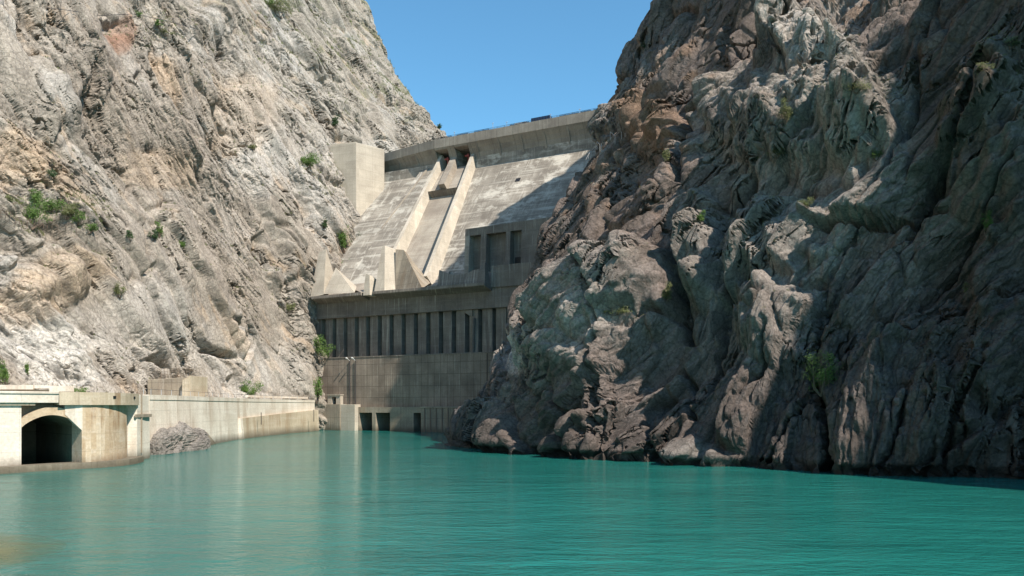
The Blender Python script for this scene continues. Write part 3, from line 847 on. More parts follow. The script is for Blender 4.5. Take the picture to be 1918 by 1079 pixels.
def strip(mb, t0, t1, prof, wsh0=0.0, wsh1=0.0):
    for k in range(len(prof) - 1):
        (w0, z0), (w1, z1) = prof[k], prof[k + 1]
        mb.face([W(t0, w0 + wsh0, z0), W(t1, w0 + wsh1, z0), W(t1, w1 + wsh1, z1), W(t0, w1 + wsh0, z1)])


B1, B2, B3, B4 = 13.0, 18.3, 21.6, 27.4           # gate bays B1-B2 and B3-B4
body = MB()
TL, TR = -30.0, 125.0
low = [(-52.0, 97.0)] + [(wface(z), z) for z in (80, 60, 43)] + [(-12.5, 43), (-12.5, -4)]
neck = [(-52.0, 100.8), (-52.0, 97.0)]
# neck with the two gate bays cut out
for t0, t1 in ((TL, B1), (B2, B3), (B4, TR)):
    strip(body, t0, t1, neck)
strip(body, TL, TR, low)
for t0, t1 in ((B1, B2), (B3, B4)):
    body.face([W(t0, -64, 97.0), W(t1, -64, 97.0), W(t1, -52, 97.0), W(t0, -52, 97.0)])
    body.face([W(t0, -64, 97.0), W(t0, -64, 104.6), W(t0, -51.9, 104.6), W(t0, -52, 97.0)])
    body.face([W(t1, -64, 97.0), W(t1, -64, 104.6), W(t1, -51.9, 104.6), W(t1, -52, 97.0)])
    body.face([W(t0, -64, 97.0), W(t0, -64, 104.6), W(t1, -64, 104.6), W(t1, -64, 97.0)])
# back, ends, road surface behind the parapet
body.prism([W(TL, -66, -4), W(TR, -66, -4), W(TR, -65, -4), W(TL, -65, -4)], [W(TL, -66, 107.8), W(TR, -66, 107.8), W(TR, -65, 107.8), W(TL, -65, 107.8)])
for t in (TL, TR):
    body.face([W(t, -65, -4)] + [W(t, w, z) for w, z in low[::-1]] + [W(t, -65, 97)])
body.build('dam_face', M['dam'], dam)
crest = MB()
FULL = [(-49.5, 109.0)] + PROF[:6]
SHORT = [(-49.5, 109.0), (-49.0, 109.0), (-49.0, 105.7), (-49.5, 105.0), (-52.4, 104.6)]
edges = [-16.5, -6.8, 2.9, 12.7, B1, B2, B3, B4] + [31.0 + 9.2 * i for i in range(11)]
sh = lambda t: -4.8 * (12.7 - t) / 29.2 if t < 12.7 else 0.0
for t0, t1 in zip(edges[:-1], edges[1:]):
    bay = (B1 <= t0 < B2) or (B3 <= t0 < B4)
    pr = SHORT if bay else FULL
    t1 = t1 - (.1 if not bay else 0)
    strip(crest, t0, t1, [(-52.0, 107.8), (-49.5, 107.8)] + pr, sh(t0), sh(t1))
    for t in (t0, t1):
        crest.face([W(t, -52.4 + sh(t), 107.8), W(t, -49.5 + sh(t), 107.8)] + [W(t, w + sh(t), z) for w, z in pr] + ([] if bay else [W(t, -52.4 + sh(t), 100.8)]))
crest.prism([W(-30, -65, 107.0), W(125, -65, 107.0), W(125, -51.5, 107.0), W(-30, -57.5, 107.0)], [W(-30, -65, 107.8), W(125, -65, 107.8), W(125, -51.5, 107.8), W(-30, -57.5, 107.8)])
crest.prism([W(B1 - 6, -66, 104.6), W(B4 + 6, -66, 104.6), W(B4 + 6, -52.02, 104.6), W(B1 - 6, -52.02, 104.6)], [W(B1 - 6, -66, 107), W(B4 + 6, -66, 107), W(B4 + 6, -52.02, 107), W(B1 - 6, -52.02, 107)])
crest.build('crest_parapet', M['parapet'], dam)
# ribs under the overhang
BP = [(-52.6, 105.5), (-49.5, 105.3), (-50.5, 103.7), (-51.4, 102.2), (-51.9, 100.5), (-52.6, 98.5)]
for t in [-6.8, 2.9, 31.0, 40.2, 49.4, 58.6, 67.8, 77.0, 86.2]:
    b = MB(); b.prism([W(t - .35, w + sh(t) + .12, z) for w, z in BP], [W(t + .35, w + sh(t) + .12, z) for w, z in BP])
    b.build('bracket', M['parapet'], dam)


def faceprism(mb, tz, o0, o1):
    mb.prism([FW(t, z, o0) for t, z in tz], [FW(t, z, o1) for t, z in tz])


# raised panel left of the chutes (its left edge is the long slanting line)
p = MB()
tz = [(5.3, 103.5), (3.4, 83.5), (0.6, 54.3), (1.5, 44.5), (22, 44.5), (15.8, 62), (12.5, 83), (11.2, 103)]
faceprism(p, tz, -1, 1.5)
p.build('raised_panel', M['dam'], dam)
p = MB()
faceprism(p, [(8.2, 101), (9.0, 101), (3.0, 75), (2.2, 72)], 1.3, 1.9)
p.build('joint_rib', M['chute'], dam)


def wall_on_face(mb, tl, tr, z0, z1, h0, h1, n=10):
    """tl, tr: functions of z"""
    for k in range(n):
        za = z0 + (z1 - z0) * k / n; zb = z0 + (z1 - z0) * (k + 1) / n
        ha = h0 + (h1 - h0) * k / n; hb = h0 + (h1 - h0) * (k + 1) / n
        L0, R0, L1, R1 = tl(za), tr(za), tl(zb), tr(zb)
        mb.prism([FW(L0, za, -1), FW(R0, za, -1), FW(R1, zb, -1), FW(L1, zb, -1)],
                 [FW(L0, za, ha), FW(R0, za, ha), FW(R1, zb, hb), FW(L1, zb, hb)])


tWL = lambda z: 12.6 + max(0, 104 - z) * .10
tWR = lambda z: 28.4 + (104 - z) * .165
p = MB(); wall_on_face(p, lambda z: tWL(z), lambda z: tWL(z) + 1.3, 102, 47, 3.6, 5.6); p.build('chute_wall', M['chute_wall'], dam)
p = MB(); wall_on_face(p, lambda z: tWR(z) - 1.4, lambda z: tWR(z), 103, 46, 3.4, 5.4); p.build('chute_wall', M['chute_wall'], dam)
tC = lambda z: 20.0 + (100 - z) * .14
p = MB(); wall_on_face(p, lambda z: tC(z) - 1.3, lambda z: tC(z) + 1.3, 101.5, 86.2, 3.4, 4.2, 4); p.build('divider_pier', M['chute'], dam)
up = MB()
ztop, zend = 98.0, 86.0
up.prism([FW(tWL(ztop) + 1, ztop, -1), FW(tWR(ztop) - 1.2, ztop, -1), FW(tWR(zend) - 1.2, zend, -1), FW(tWL(zend) + 1, zend, -1)],
         [FW(tWL(ztop) + 1, ztop, .6), FW(tWR(ztop) - 1.2, ztop, .6), FW(tWR(zend) - 1.2, zend, 1.5), FW(tWL(zend) + 1, zend, 1.5)])
up.build('upper_chute_floor', M['chute'], dam)
lp = MB()
lp.prism([FW(tWL(86) + 1, 86.1, -1), FW(tWR(86) - 1.2, 86.1, -1), FW(tWR(84) - 1.2, 84.7, -1), FW(tWL(84) + 1, 84.7, -1)],
         [FW(tWL(86) + 1, 86.1, 2.0), FW(tWR(86) - 1.2, 86.1, 2.0), FW(tWR(84) - 1.2, 85.3, 2.7), FW(tWL(84) + 1, 85.3, 2.7)])
lp.build('aerator_lip', M['power'], dam)
lo = MB()
lo.prism([FW(tWL(84.8) + 1, 84.8, -1), FW(tWR(84.8) - 1.2, 84.8, -1), FW(tWR(47) - 1.2, 47, -1), FW(tWL(47) + 1, 47, -1)],
         [FW(tWL(84.8) + 1, 84.8, .15), FW(tWR(84.8) - 1.2, 84.8, .15), FW(tWR(47) - 1.2, 47, .15), FW(tWL(47) + 1, 47, .15)])
lo.build('lower_chute_floor', M['chute'], dam)
for t0, t1 in ((B1, B2), (B3, B4)):                # radial gate with its red arms
    g = MB()
    pts = [(-60 + 1.2 * math.sin(a), 97 + 6.8 * k / 6) for k, a in enumerate(np.linspace(0, math.pi, 7))]
    for k in range(6):
        g.face([W(t0 + .2, *pts[k]), W(t1 - .2, *pts[k]), W(t1 - .2, *pts[k + 1]), W(t0 + .2, *pts[k + 1])])
    gate = g.build('radial_gate', M['steel_dark'], dam)
    a = MB()
    a.tube(W(t1 - 1.2, -59, 99), W(t1 - .8, -51.2, 101.2), .28); a.tube(W(t1 - 1.2, -59, 102.5), W(t1 - .8, -51.2, 101.2), .28)
    a.tube(W(t1 - .5, -51.3, 97.5), W(t1 - .5, -50.8, 102.2), .22); a.box(*[0] * 6) if False else None
    a.tube(W(t1 - 1.9, -51, 101.6), W(t1 - .1, -51, 101.6), .35)
    arm = a.build('gate_arm', M['red'], gate)
# small square drain recesses on the face
for px, py in ((970, 337), (1080, 273)):
    t, z = pf(px, py)
    s = MB(); faceprism(s, [(t - .9, z - .7), (t + .9, z - .7), (t + .9, z + .7), (t - .9, z + .7)], -.1, .12)
    s.build('drain_hatch', M['steel_dark'], dam)

# crest railing: blue panels, posts
for k, (x0, x1, h) in enumerate([(818, 845, 1.0), (855, 876, .9), (888, 915, 1.0), (955, 990, .9), (1048, 1083, 1.0), (1088, 1106, .9), (1112, 1132, 1.1)]):
    yb = lambda x: 203 + (1130 - x) * 44.5 / 295
    t0, _ = pw(x0, yb(x0), -49.6); t1, _ = pw(x1, yb(x1), -49.6)
    r = MB()
    b = [(t0, -49.95), (t1, -49.95), (t1, -49.8), (t0, -49.8)]
    r.prism([W(t, w, 109.0) for t, w in b], [W(t, w, 109.0 + h * .5) for t, w in b])
    o = empty('crest_railing', W(t0, -49.9, 109), ['dark blue panel at the left end of the crest railing', 'short dark blue railing panel second from the left on the crest', 'dark blue railing panel above the right spillway gate', 'dark blue railing panel just left of the blue box on the crest', 'long dark blue railing panel right of the blue box on the crest', 'short dark railing panel second from the right rock on the crest', 'dark blue railing panel touching the right rock on the crest'][k], 'railing', 'railing panels along the dam crest')
    r.build('panel', M['steel_blue'], o)
    q = MB()
    for t in np.linspace(t0, t1, 4): q.tube(W(t, -49.7, 109.0), W(t, -49.7, 109.1 + h * .6), .06, n=6)
    q.tube(W(t0, -49.7, 109.1 + h * .6), W(t1, -49.7, 109.1 + h * .6), .05, n=6)
    q.build('post_rail', M['steel_dark'], o)
hr = empty('crest_handrail', W(40, -49.9, 109), 'thin continuous steel handrail along the top of the dam crest', 'handrail')
b = MB(); b.tube(W(12.7, -49.6, 109.75), W(96, -49.6, 109.75), .05, n=5); b.tube(W(12.7, -49.6, 109.4), W(96, -49.6, 109.4), .04, n=5)
b.tube(W(12.7, -49.6, 109.75), W(-16, -54.3, 109.75), .05, n=5); b.build('rail', M['steel_dark'], hr)
for t in np.arange(13, 96, 3.0):
    b = MB(); b.tube(W(t, -49.6, 108.9), W(t, -49.6, 109.8), .055, n=5); b.build('post', M['steel_dark'], hr)
t0, _ = pw(993, 222, -49.8); t1, _ = pw(1028, 217, -49.8)
o = empty('cargo_box', W((t0 + t1) / 2, -51.2, 107.8), 'dark blue box of a lorry standing behind the crest parapet', 'lorry box')
b = MB(); b.prism([W(t0, -52.4, 108.6), W(t1, -52.4, 108.6), W(t1, -50.4, 108.6), W(t0, -50.4, 108.6)], [W(t0, -52.4, 110.8), W(t1, -52.4, 110.8), W(t1, -50.4, 110.8), W(t0, -50.4, 110.8)])
b.build('box_body', M['steel_blue'], o, .06)
b = MB()
for k in range(7):
    t = t0 + (t1 - t0) * (k + .5) / 7
    b.prism([W(t - .08, -50.4, 108.7), W(t + .08, -50.4, 108.7), W(t + .08, -50.32, 108.7), W(t - .08, -50.32, 108.7)], [W(t - .08, -50.4, 110.7), W(t + .08, -50.4, 110.7), W(t + .08, -50.32, 110.7), W(t - .08, -50.32, 110.7)])
b.build('rib', M['steel_dark'], o)
for k in (.2, .8):
    for w in (-52.2, -50.6):
        b = MB(); c = W(t0 + (t1 - t0) * k, w, 108.3); b.tube(c, (c[0] + DN[0] * .3, c[1] + DN[1] * .3, c[2]), .5, n=12); b.build('wheel', M['steel_dark'], o)
t0, _ = pw(962, 228, -50); t1, _ = pw(990, 224, -50)
o = empty('parked_van', W((t0 + t1) / 2, -51.5, 107.8), 'white van parked on the crest road left of the blue box', 'van')
vp = [(0, 0.4), (1, 0.4), (1, 1.35), (.93, 1.45), (.80, 2.15), (.05, 2.2), (0, 1.9)]
b = MB(); b.prism([W(t0 + (t1 - t0) * u, -52.3, 107.8 + z) for u, z in vp], [W(t0 + (t1 - t0) * u, -50.3, 107.8 + z) for u, z in vp]); b.build('body', M['white'], o)
b = MB(); b.prism([W(t0 + (t1 - t0) * u, -50.31, 107.8 + z) for u, z in [(.55, 1.5), (.86, 1.5), (.78, 2.0), (.55, 2.0)]], [W(t0 + (t1 - t0) * u, -50.28, 107.8 + z) for u, z in [(.55, 1.5), (.86, 1.5), (.78, 2.0), (.55, 2.0)]]); b.build('window', M['void'], o)
for k in (.18, .82):
    for w in (-52.2, -50.6):
        b = MB(); c = W(t0 + (t1 - t0) * k, w, 108.2); b.tube(c, (c[0] + DN[0] * .25, c[1] + DN[1] * .25, c[2]), .38, n=14); b.build('wheel', M['steel_dark'], o)
lampL = ['slim lamp mast above the left bend of the crest', 'slim pale mast above the right spillway gate on the crest', 'slim pale mast just left of the white van on the crest', 'slim pale mast right of the blue box on the crest', 'slim mast nearest the right rock on the crest']
for k, (x, h) in enumerate([(850, 1.7), (922, 2.4), (948, 1.8), (1030, 1.6), (1085, 1.5)]):
    t, _ = pw(x, 203 + (1130 - x) * 44.5 / 295, -49.8)
    o = empty('lamp_mast', W(t, -50.3, 107.8), lampL[k], 'mast', 'masts on the dam crest')
    b = MB(); b.tube(W(t, -50.3, 107.8), W(t, -50.3, 109.2 + h), .09, .06, 6); b.build('pole', M['steel_pale'], o)
    b = MB(); b.tube(W(t - .4, -50.3, 109.2 + h), W(t + .4, -50.2, 109.25 + h), .1, .07, 6); b.build('lamp_head', M['white'], o)

# left abutment block
ab = empty('abutment_block', W(-19, -38, 80), 'pale square concrete block tower at the left end of the dam', 'concrete block')
c1, c2, c3, c4 = (-32.0, -34.5), (-15.0, -37.3), (-10.5, -49.2), (-34, -52)
b = MB(); b.prism([W(t, w, 60) for t, w in (c1, c2, c3, c4)], [W(t, w, 109.0) for t, w in (c1, c2, c3, c4)]); b.build('block_body', M['block'], ab, .12)
b = MB(); b.prism([W(t, w, 109) for t, w in ((-31.9, -34.9), (-15.3, -37.5), (-15.3, -37.8), (-31.9, -35.2))], [W(t, w, 109.35) for t, w in ((-31.9, -34.9), (-15.3, -37.5), (-15.3, -37.8), (-31.9, -35.2))]); b.build('top_kerb', M['block'], ab)

# ------------------------------------------------------------------ powerhouse under the dam
ph = empty('powerhouse', W(35, -5, 0), 'shaded concrete powerhouse with a row of tall pilasters at the foot of the dam', 'powerhouse')
PL, PR = -6.5, 92.0
# lower wall
b = MB(); b.prism([W(PL, -10, 7), W(PR, -10, 7), W(PR, 0, 7), W(PL, 0, 7)], [W(PL, -10, 23.6), W(PR, -10, 23.6), W(PR, 0, 23.6), W(PL, 0, 23.6)]); b.build('lower_wall', M['panel'], ph)
b = MB(); b.prism([W(PL, -.4, 23.6), W(PR, -.4, 23.6), W(PR, .15, 23.6), W(PL, .15, 23.6)], [W(PL, -.4, 23.95), W(PR, -.4, 23.95), W(PR, .15, 23.95), W(PL, .15, 23.95)]); b.build('ledge', M['power'], ph)
b = MB(); b.prism([W(64, -.05, 7.5), W(64.3, -.05, 7.5), W(64.3, .06, 7.5), W(64, .06, 7.5)], [W(64, -.05, 23.5), W(64.3, -.05, 23.5), W(64.3, .06, 23.5), W(64, .06, 23.5)])
b.build('expansion_joint', M['void'], ph)
# recessed hall wall with windows
b = MB(); b.prism([W(PL, -10, 23.6), W(PR, -10, 23.6), W(PR, -6.4, 23.6), W(PL, -6.4, 23.6)], [W(PL, -10, 38), W(PR, -10, 38), W(PR, -6.4, 38), W(PL, -6.4, 38)]); b.build('hall_wall', M['parapet'], ph)
sp_ = 4.72
for k in range(-2, 14):
    tc_ = 5.6 + sp_ * k
    wd = 1.7 if k < 12 else 1.9
    b = MB(); b.prism([W(tc_ - wd, -6.5, 23.9), W(tc_ + wd, -6.5, 23.9), W(tc_ + wd * .92, -3.4, 23.9), W(tc_ - wd * .92, -3.4, 23.9)],
                      [W(tc_ - wd, -6.5, 38), W(tc_ + wd, -6.5, 38), W(tc_ + wd * .92, -3.4, 38), W(tc_ - wd * .92, -3.4, 38)])
    b.build('pilaster', M['power'], ph, .06)
    if 0 <= k < 13:
        tw = tc_ + sp_ / 2 - .1
        b = MB(); b.prism([W(tw - .62, -6.5, 26.0), W(tw + .62, -6.5, 26.0), W(tw + .62, -6.3, 26.0), W(tw - .62, -6.3, 26.0)],
                          [W(tw - .62, -6.5, 28.6), W(tw + .62, -6.5, 28.6), W(tw + .62, -6.3, 28.6), W(tw - .62, -6.3, 28.6)])
        wn_ = b.build('window', M['void'], ph)
        b = MB()
        for q in (-.62, .62): b.prism([W(tw + q - .06, -6.5, 25.9), W(tw + q + .06, -6.5, 25.9), W(tw + q + .06, -6.2, 25.9), W(tw + q - .06, -6.2, 25.9)], [W(tw + q - .06, -6.5, 28.7), W(tw + q + .06, -6.5, 28.7), W(tw + q + .06, -6.2, 28.7), W(tw + q - .06, -6.2, 28.7)])
        b.prism([W(tw - .7, -6.5, 25.75), W(tw + .7, -6.5, 25.75), W(tw + .7, -6.1, 25.75), W(tw - .7, -6.1, 25.75)], [W(tw - .7, -6.5, 25.9), W(tw + .7, -6.5, 25.9), W(tw + .7, -6.1, 25.9), W(tw - .7, -6.1, 25.9)])
        b.build('window_frame', M['power'], wn_)
b = MB(); b.prism([W(5.6 + sp_ * 14 - 2.6, -6.5, 23.9), W(PR, -6.5, 23.9), W(PR, -3.5, 23.9), W(5.6 + sp_ * 14 - 2.6, -3.5, 23.9)], [W(5.6 + sp_ * 14 - 2.6, -6.5, 38), W(PR, -6.5, 38), W(PR, -3.5, 38), W(5.6 + sp_ * 14 - 2.6, -3.5, 38)])
b.build('end_wall', M['power'], ph)
# a leaning pale strut between two pilasters
b = MB(); b.tube(W(57.5, -2.9, 24), W(57.8, -2.9, 34.5), .45, .5, 8); b.prism([W(51.5, -3.3, 38), W(57.3, -3.3, 38), W(57.3, -3.3, 35.2), W(56.6, -3.3, 35.2)], [W(51.5, -2.9, 38), W(57.3, -2.9, 38), W(57.3, -2.9, 35.2), W(56.6, -2.9, 35.2)])
b.build('strut', M['power'], ph)
# visor band
b = MB(); b.prism([W(PL + 3, -10, 37.2), W(PR, -10, 37.2), W(PR, -2.2, 37.2), W(PL + 3, -2.2, 37.2)], [W(PL + 3, -10, 43.2), W(PR, -10, 43.2), W(PR, -2.2, 43.2), W(PL + 3, -2.2, 43.2)]); b.build('visor', M['power'], ph)
b = MB(); b.prism([W(64.5, -10, 43.2), W(PR, -10, 43.2), W(PR, -1.6, 43.2), W(64.5, -1.6, 43.2)], [W(64.5, -10, 49.6), W(PR, -10, 49.6), W(PR, -1.6, 49.6), W(64.5, -1.6, 49.6)]); b.build('upper_panel', M['power'], ph)
# overhanging roof deck in two lengths with sloping soffit
for t0, t1 in ((-2.0, 18.9), (23.6, 64.5)):
    b = MB()
    prof = [(-12, 42.2), (-2.2, 42.2), (1.9, 43.2), (2.2, 43.4), (2.2, 44.3), (-12, 44.3)]
    b.prism([W(t0, w, z) for w, z in prof], [W(t1, w, z) for w, z in prof]); b.build('roof_deck', M['power'], ph, .05)
b = MB(); b.prism([W(18.9, -12, 42.2), W(23.6, -12, 42.2), W(23.6, -2.25, 42.2), W(18.9, -2.25, 42.2)], [W(18.9, -12, 43.9), W(23.6, -12, 43.9), W(23.6, -2.25, 43.9), W(18.9, -2.25, 43.9)]); b.build('roof_gap', M['power'], ph)

# flow dividers standing on the roof deck (shapes read from the photo at w = 2)
FD = 'flip dividers on the powerhouse roof'


def wedge(name, label, front, back, mat):
    """front / back: lists of (px, py, w) with equal count"""
    P0 = [W(pw(x, y, w)[0], w, pw(x, y, w)[1]) for x, y, w in front]
    P1 = [W(*[v for v in (pw(x, y, w)[0], w, pw(x, y, w)[1])]) for x, y, w in back]
    return P0, P1


def P(x, y, w): t, z = pw(x, y, w); return W(t, w, z)


fl = empty('flow_divider', P(595, 556, 1), 'tapered concrete fin beside a small pyramid at the left end of the roof deck', 'concrete fin', FD)
b = MB()
fa, fb, fc, fd = P(581, 557, 2.0), P(606, 552, 2.0), P(611, 466, -4.0), P(597, 472, -4.0)
ba, bb = P(584, 552, -11), P(633, 540, -11)
b.face([fa, fb, fc, fd]); b.face([fb, bb, fc]); b.face([fa, fd, ba]); b.face([fd, fc, bb, ba]); b.face([fa, ba, bb, fb])
b.build('fin', M['block'], fl)
b = MB()
ap = P(629, 501, -3.5); q0, q1, q2, q3 = P(606, 551, 2.0), P(664, 548, 2.0), P(668, 537, -8), P(630, 540, -9)
b.face([q0, q1, ap]); b.face([q1, q2, ap]); b.face([q2, q3, ap]); b.face([q3, q0, ap]); b.face([q0, q3, q2, q1])
b.build('pyramid', M['block'], fl)
fp = empty('guide_post', P(672, 551, 2), 'small leaning concrete post beside the gap in the roof deck', 'concrete post')
b = MB(); b.prism([W(19.7, 2.15, 43.2), W(22.4, 2.15, 43.2), W(22.4, -4, 43.2), W(19.7, -4, 43.2)], [W(20.0, 1.2, 50.4), W(21.6, 1.2, 49.8), W(21.9, -2.5, 48.6), W(20.0, -2.5, 50.0)]); b.build('post_body', M['block'], fp, .05)

f2 = empty('flow_divider', P(740, 545, 1), 'largest concrete fin, twin peaked, in the middle of the roof deck', 'concrete fin', FD)
b = MB()
A0, A1, A2, A3 = P(700, 551, 2.1), P(720, 547, 2.1), P(721, 460, -3.5), P(716, 461, -3.5)
B0, B1_, B2_ = P(741, 544, -1.5), P(741, 470, -6.5), P(738, 466, -9.5)
C0 = P(702, 545, -10)
b.face([A0, A1, A2, A3]); b.face([A1, B0, B1_, A2]); b.face([A0, A3, C0]); b.face([A3, A2, B1_, B2_, C0]); b.face([A0, C0, B0, A1])
b.build('left_fin', M['block'], f2)
b = MB()
D0, D1, D2, D3 = P(740, 545, -1.4), P(791, 540, 1.6), P(756, 468, -5.5), P(741, 467, -5.5)
E0, E1 = P(806, 530, -8), P(762, 474, -10)
b.face([D0, D1, D2, D3]); b.face([D1, E0, E1, D2]); b.face([D3, D2, E1]); b.face([D0, D3, E1, E0]); b.face([D0, E0, D1])
b.build('right_fin', M['quay'], f2)
# curved flip apron either side
ap_ = empty('flip_apron', P(690, 540, 0), 'curved pale concrete flip apron left of the largest fin', 'concrete apron')
b = MB()
for k in range(8):
    za = lambda s: 44.2 + 9.5 * (s ** 1.8); wa = lambda s: 1.2 - 18 * s
    s0, s1 = k / 8, (k + 1) / 8
    tl = lambda s: 23.0 - 22.0 * min(1, s * 1.3); tr = lambda s: 28.5
    b.prism([W(tl(s0), wa(s0), 44.25), W(tr(s0), wa(s0), 44.25), W(tr(s1), wa(s1), 44.25), W(tl(s1), wa(s1), 44.25)],
            [W(tl(s0), wa(s0), za(s0)), W(tr(s0), wa(s0), za(s0)), W(tr(s1), wa(s1), za(s1)), W(tl(s1), wa(s1), za(s1))])
b.build('apron_slope', M['chute'], ap_)
ap2 = empty('flip_apron', P(800, 535, 0), 'steep sunlit concrete flip apron right of the largest fin', 'concrete apron')
b = MB()
for k in range(8):
    s0, s1 = k / 8, (k + 1) / 8
    za = lambda s: 44.6 + 7.5 * (s ** 1.6); wa = lambda s: 1.8 - 17 * s
    b.prism([W(44 - 6 * s0, wa(s0), 44.25), W(47.5 - 6 * s0, wa(s0), 44.25), W(47.5 - 6 * s1, wa(s1), 44.25), W(44 - 6 * s1, wa(s1), 44.25)],
            [W(44 - 6 * s0, wa(s0), za(s0)), W(47.5 - 6 * s0, wa(s0), za(s0)), W(47.5 - 6 * s1, wa(s1), za(s1)), W(44 - 6 * s1, wa(s1), za(s1))])
b.build('apron_slope', M['chute'], ap2)
dw = empty('deck_wall', W(55, 1, 44.3), 'low curved concrete wall in shade on the right half of the roof deck', 'low wall')
b = MB()
for k in range(10):
    s0, s1 = k / 10, (k + 1) / 10
    hz = lambda s: 49.6 - 1.6 * math.sin(math.pi * min(1, s * 1.2)) - 1.0 * s
    t0, t1 = 47.0 + 15.5 * s0, 47.0 + 15.5 * s1
    b.prism([W(t0, -1.2, 44.3), W(t1, -1.2, 44.3), W(t1, .6, 44.3), W(t0, .6, 44.3)], [W(t0, -1.4, hz(s0)), W(t1, -1.4, hz(s1)), W(t1, -.4, hz(s1)), W(t0, -.4, hz(s0))])
b.build('wall_body', M['power'], dw)
b = MB(); b.prism([W(62.2, -1.2, 44.3), W(64.4, -1.2, 44.3), W(64.4, 1.8, 44.3), W(62.2, 1.8, 44.3)], [W(62.2, -1.2, 50.5), W(63.4, -1.2, 50.5), W(63.4, 0, 50.5), W(62.2, 0, 50.5)]); b.build('end_buttress', M['power'], dw)

# intake gallery block high on the right
ig = empty('gallery_block', W(62, -12, 48), 'shaded concrete block with three tall recesses above the right roof deck', 'concrete block')
G0, G1, GW = 52.3, 84.0, -7.0
b = MB()
b.prism([W(G0, -30, 60.6), W(G1, -30, 60.6), W(G1, GW, 60.6), W(G0, GW, 60.6)], [W(G0 + 2, -27, 65.0), W(G1, -27, 66.5), W(G1, GW, 63.4), W(G0, GW, 62.8)])
b.build('roof_slab', M['power'], ig)
b = MB(); b.prism([W(G0, -30, 40), W(G1, -30, 40), W(G1, GW - 2.4, 40), W(G0, GW - 2.4, 40)], [W(G0, -30, 60.6), W(G1, -30, 60.6), W(G1, GW - 2.4, 60.6), W(G0, GW - 2.4, 60.6)]); b.build('back_wall', M['power'], ig)
for t0, t1 in ((52.3, 53.9), (57.9, 59.9), (66.7, 68.2), (72.0, 84.0)):
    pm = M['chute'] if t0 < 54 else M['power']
    b = MB(); b.prism([W(t0, GW - 2.4, 40), W(t1, GW - 2.4, 40), W(t1, GW + 1.2, 40), W(t0, GW + 1.2, 40)], [W(t0, GW - 2.4, 60.6), W(t1, GW - 2.4, 60.6), W(t1, GW - .02, 60.6), W(t0, GW - .02, 60.6)]); b.build('pier', pm, ig)
b = MB(); b.prism([W(G0, GW - 2.4, 40), W(G1, GW - 2.4, 40), W(G1, GW + .8, 40), W(G0, GW + .8, 40)], [W(G0, GW - 2.4, 49.0), W(G1, GW - 2.4, 49.0), W(G1, GW - .1, 49.0), W(G0, GW - .1, 49.0)]); b.build('sill_wall', M['power'], ig)
for t0, t1 in ((68.6, 71.6),):
    b = MB(); b.prism([W(t0, GW - 2.4, 50.5), W(t1, GW - 2.4, 50.5), W(t1, GW - 2.2, 50.5), W(t0, GW - 2.2, 50.5)], [W(t0, GW - 2.4, 53), W(t1, GW - 2.4, 53), W(t1, GW - 2.2, 53), W(t0, GW - 2.2, 53)]); b.build('hatch', M['void'], ig)

# tailrace base: openings at the waterline
tb = empty('tailrace_wall', W(35, 1, 0), 'low concrete tailrace wall with three dark square openings at the waterline', 'concrete wall')
b = MB()
for t0, t1 in ((16.7, 17.4), (22.6, 24.0), (29.6, 38.6), (43.1, 92)):
    b.prism([W(t0, -8, -4), W(t1, -8, -4), W(t1, 1.2, -4), W(t0, 1.2, -4)], [W(t0, -8, 5.8), W(t1, -8, 5.8), W(t1, 1.2, 5.8), W(t0, 1.2, 5.8)])
b.prism([W(16.7, -8, 5.8), W(92, -8, 5.8), W(92, 1.2, 5.8), W(16.7, 1.2, 5.8)], [W(16.7, -8, 7.6), W(92, -8, 7.6), W(92, 1.2, 7.6), W(16.7, 1.2, 7.6)])
b.prism([W(17, -8.4, -4), W(92, -8.4, -4), W(92, -8, -4), W(17, -8, -4)], [W(17, -8.4, 7), W(92, -8.4, 7), W(92, -8, 7), W(17, -8, 7)])
b.build('wall_body', M['quay'], tb)
rp = empty('mooring_pier', W(52, 3, 0), 'dark streaked concrete pier block between the openings and the right rock', 'concrete pier')
b = MB(); b.prism([W(43.2, 1.2, -4), W(66, 1.2, -4), W(66, 4.0, -4), W(43.2, 4.0, -4)], [W(43.2, 1.2, 7.3), W(66, 1.2, 7.3), W(66, 4.0, 7.3), W(43.2, 4.0, 7.3)]); b.build('pier_body', M['quay'], rp, .1)
b = MB(); b.prism([W(43.0, 1.2, 7.3), W(66, 1.2, 7.3), W(66, 4.25, 7.3), W(43.0, 4.25, 7.3)], [W(43.0, 1.2, 7.75), W(66, 1.2, 7.75), W(66, 4.25, 7.75), W(43.0, 4.25, 7.75)]); b.build('coping', M['quay'], rp, .05)
b = MB()
for t in np.linspace(44.5, 55, 6): b.prism([W(t, 3.9, 0), W(t + .35, 3.9, 0), W(t + .35, 4.15, 0), W(t, 4.15, 0)], [W(t, 3.9, 7.3), W(t + .35, 3.9, 7.3), W(t + .35, 4.15, 7.3), W(t, 4.15, 7.3)])
b.build('fender', M['timber'], rp)
lq = empty('quay_block', W(8, 3, 0), 'square concrete quay block with a pale right half below the panelled wall', 'quay')
b = MB(); b.prism([W(-4, -2, -4), W(11.2, -2, -4), W(11.2, 3.2, -4), W(-4, 3.2, -4)], [W(-4, -2, 8.5), W(11.2, -2, 8.5), W(11.2, 3.2, 8.5), W(-4, 3.2, 8.5)]); b.build('left_face', M['quay'], lq, .08)
b = MB(); b.prism([W(11.2, -2, -4), W(17.0, -2, -4), W(17.0, 2.9, -4), W(11.2, 2.9, -4)], [W(11.2, -2, 8.4), W(17.0, -2, 8.4), W(17.0, 2.9, 8.4), W(11.2, 2.9, 8.4)]); b.build('right_face', M['block'], lq, .08)
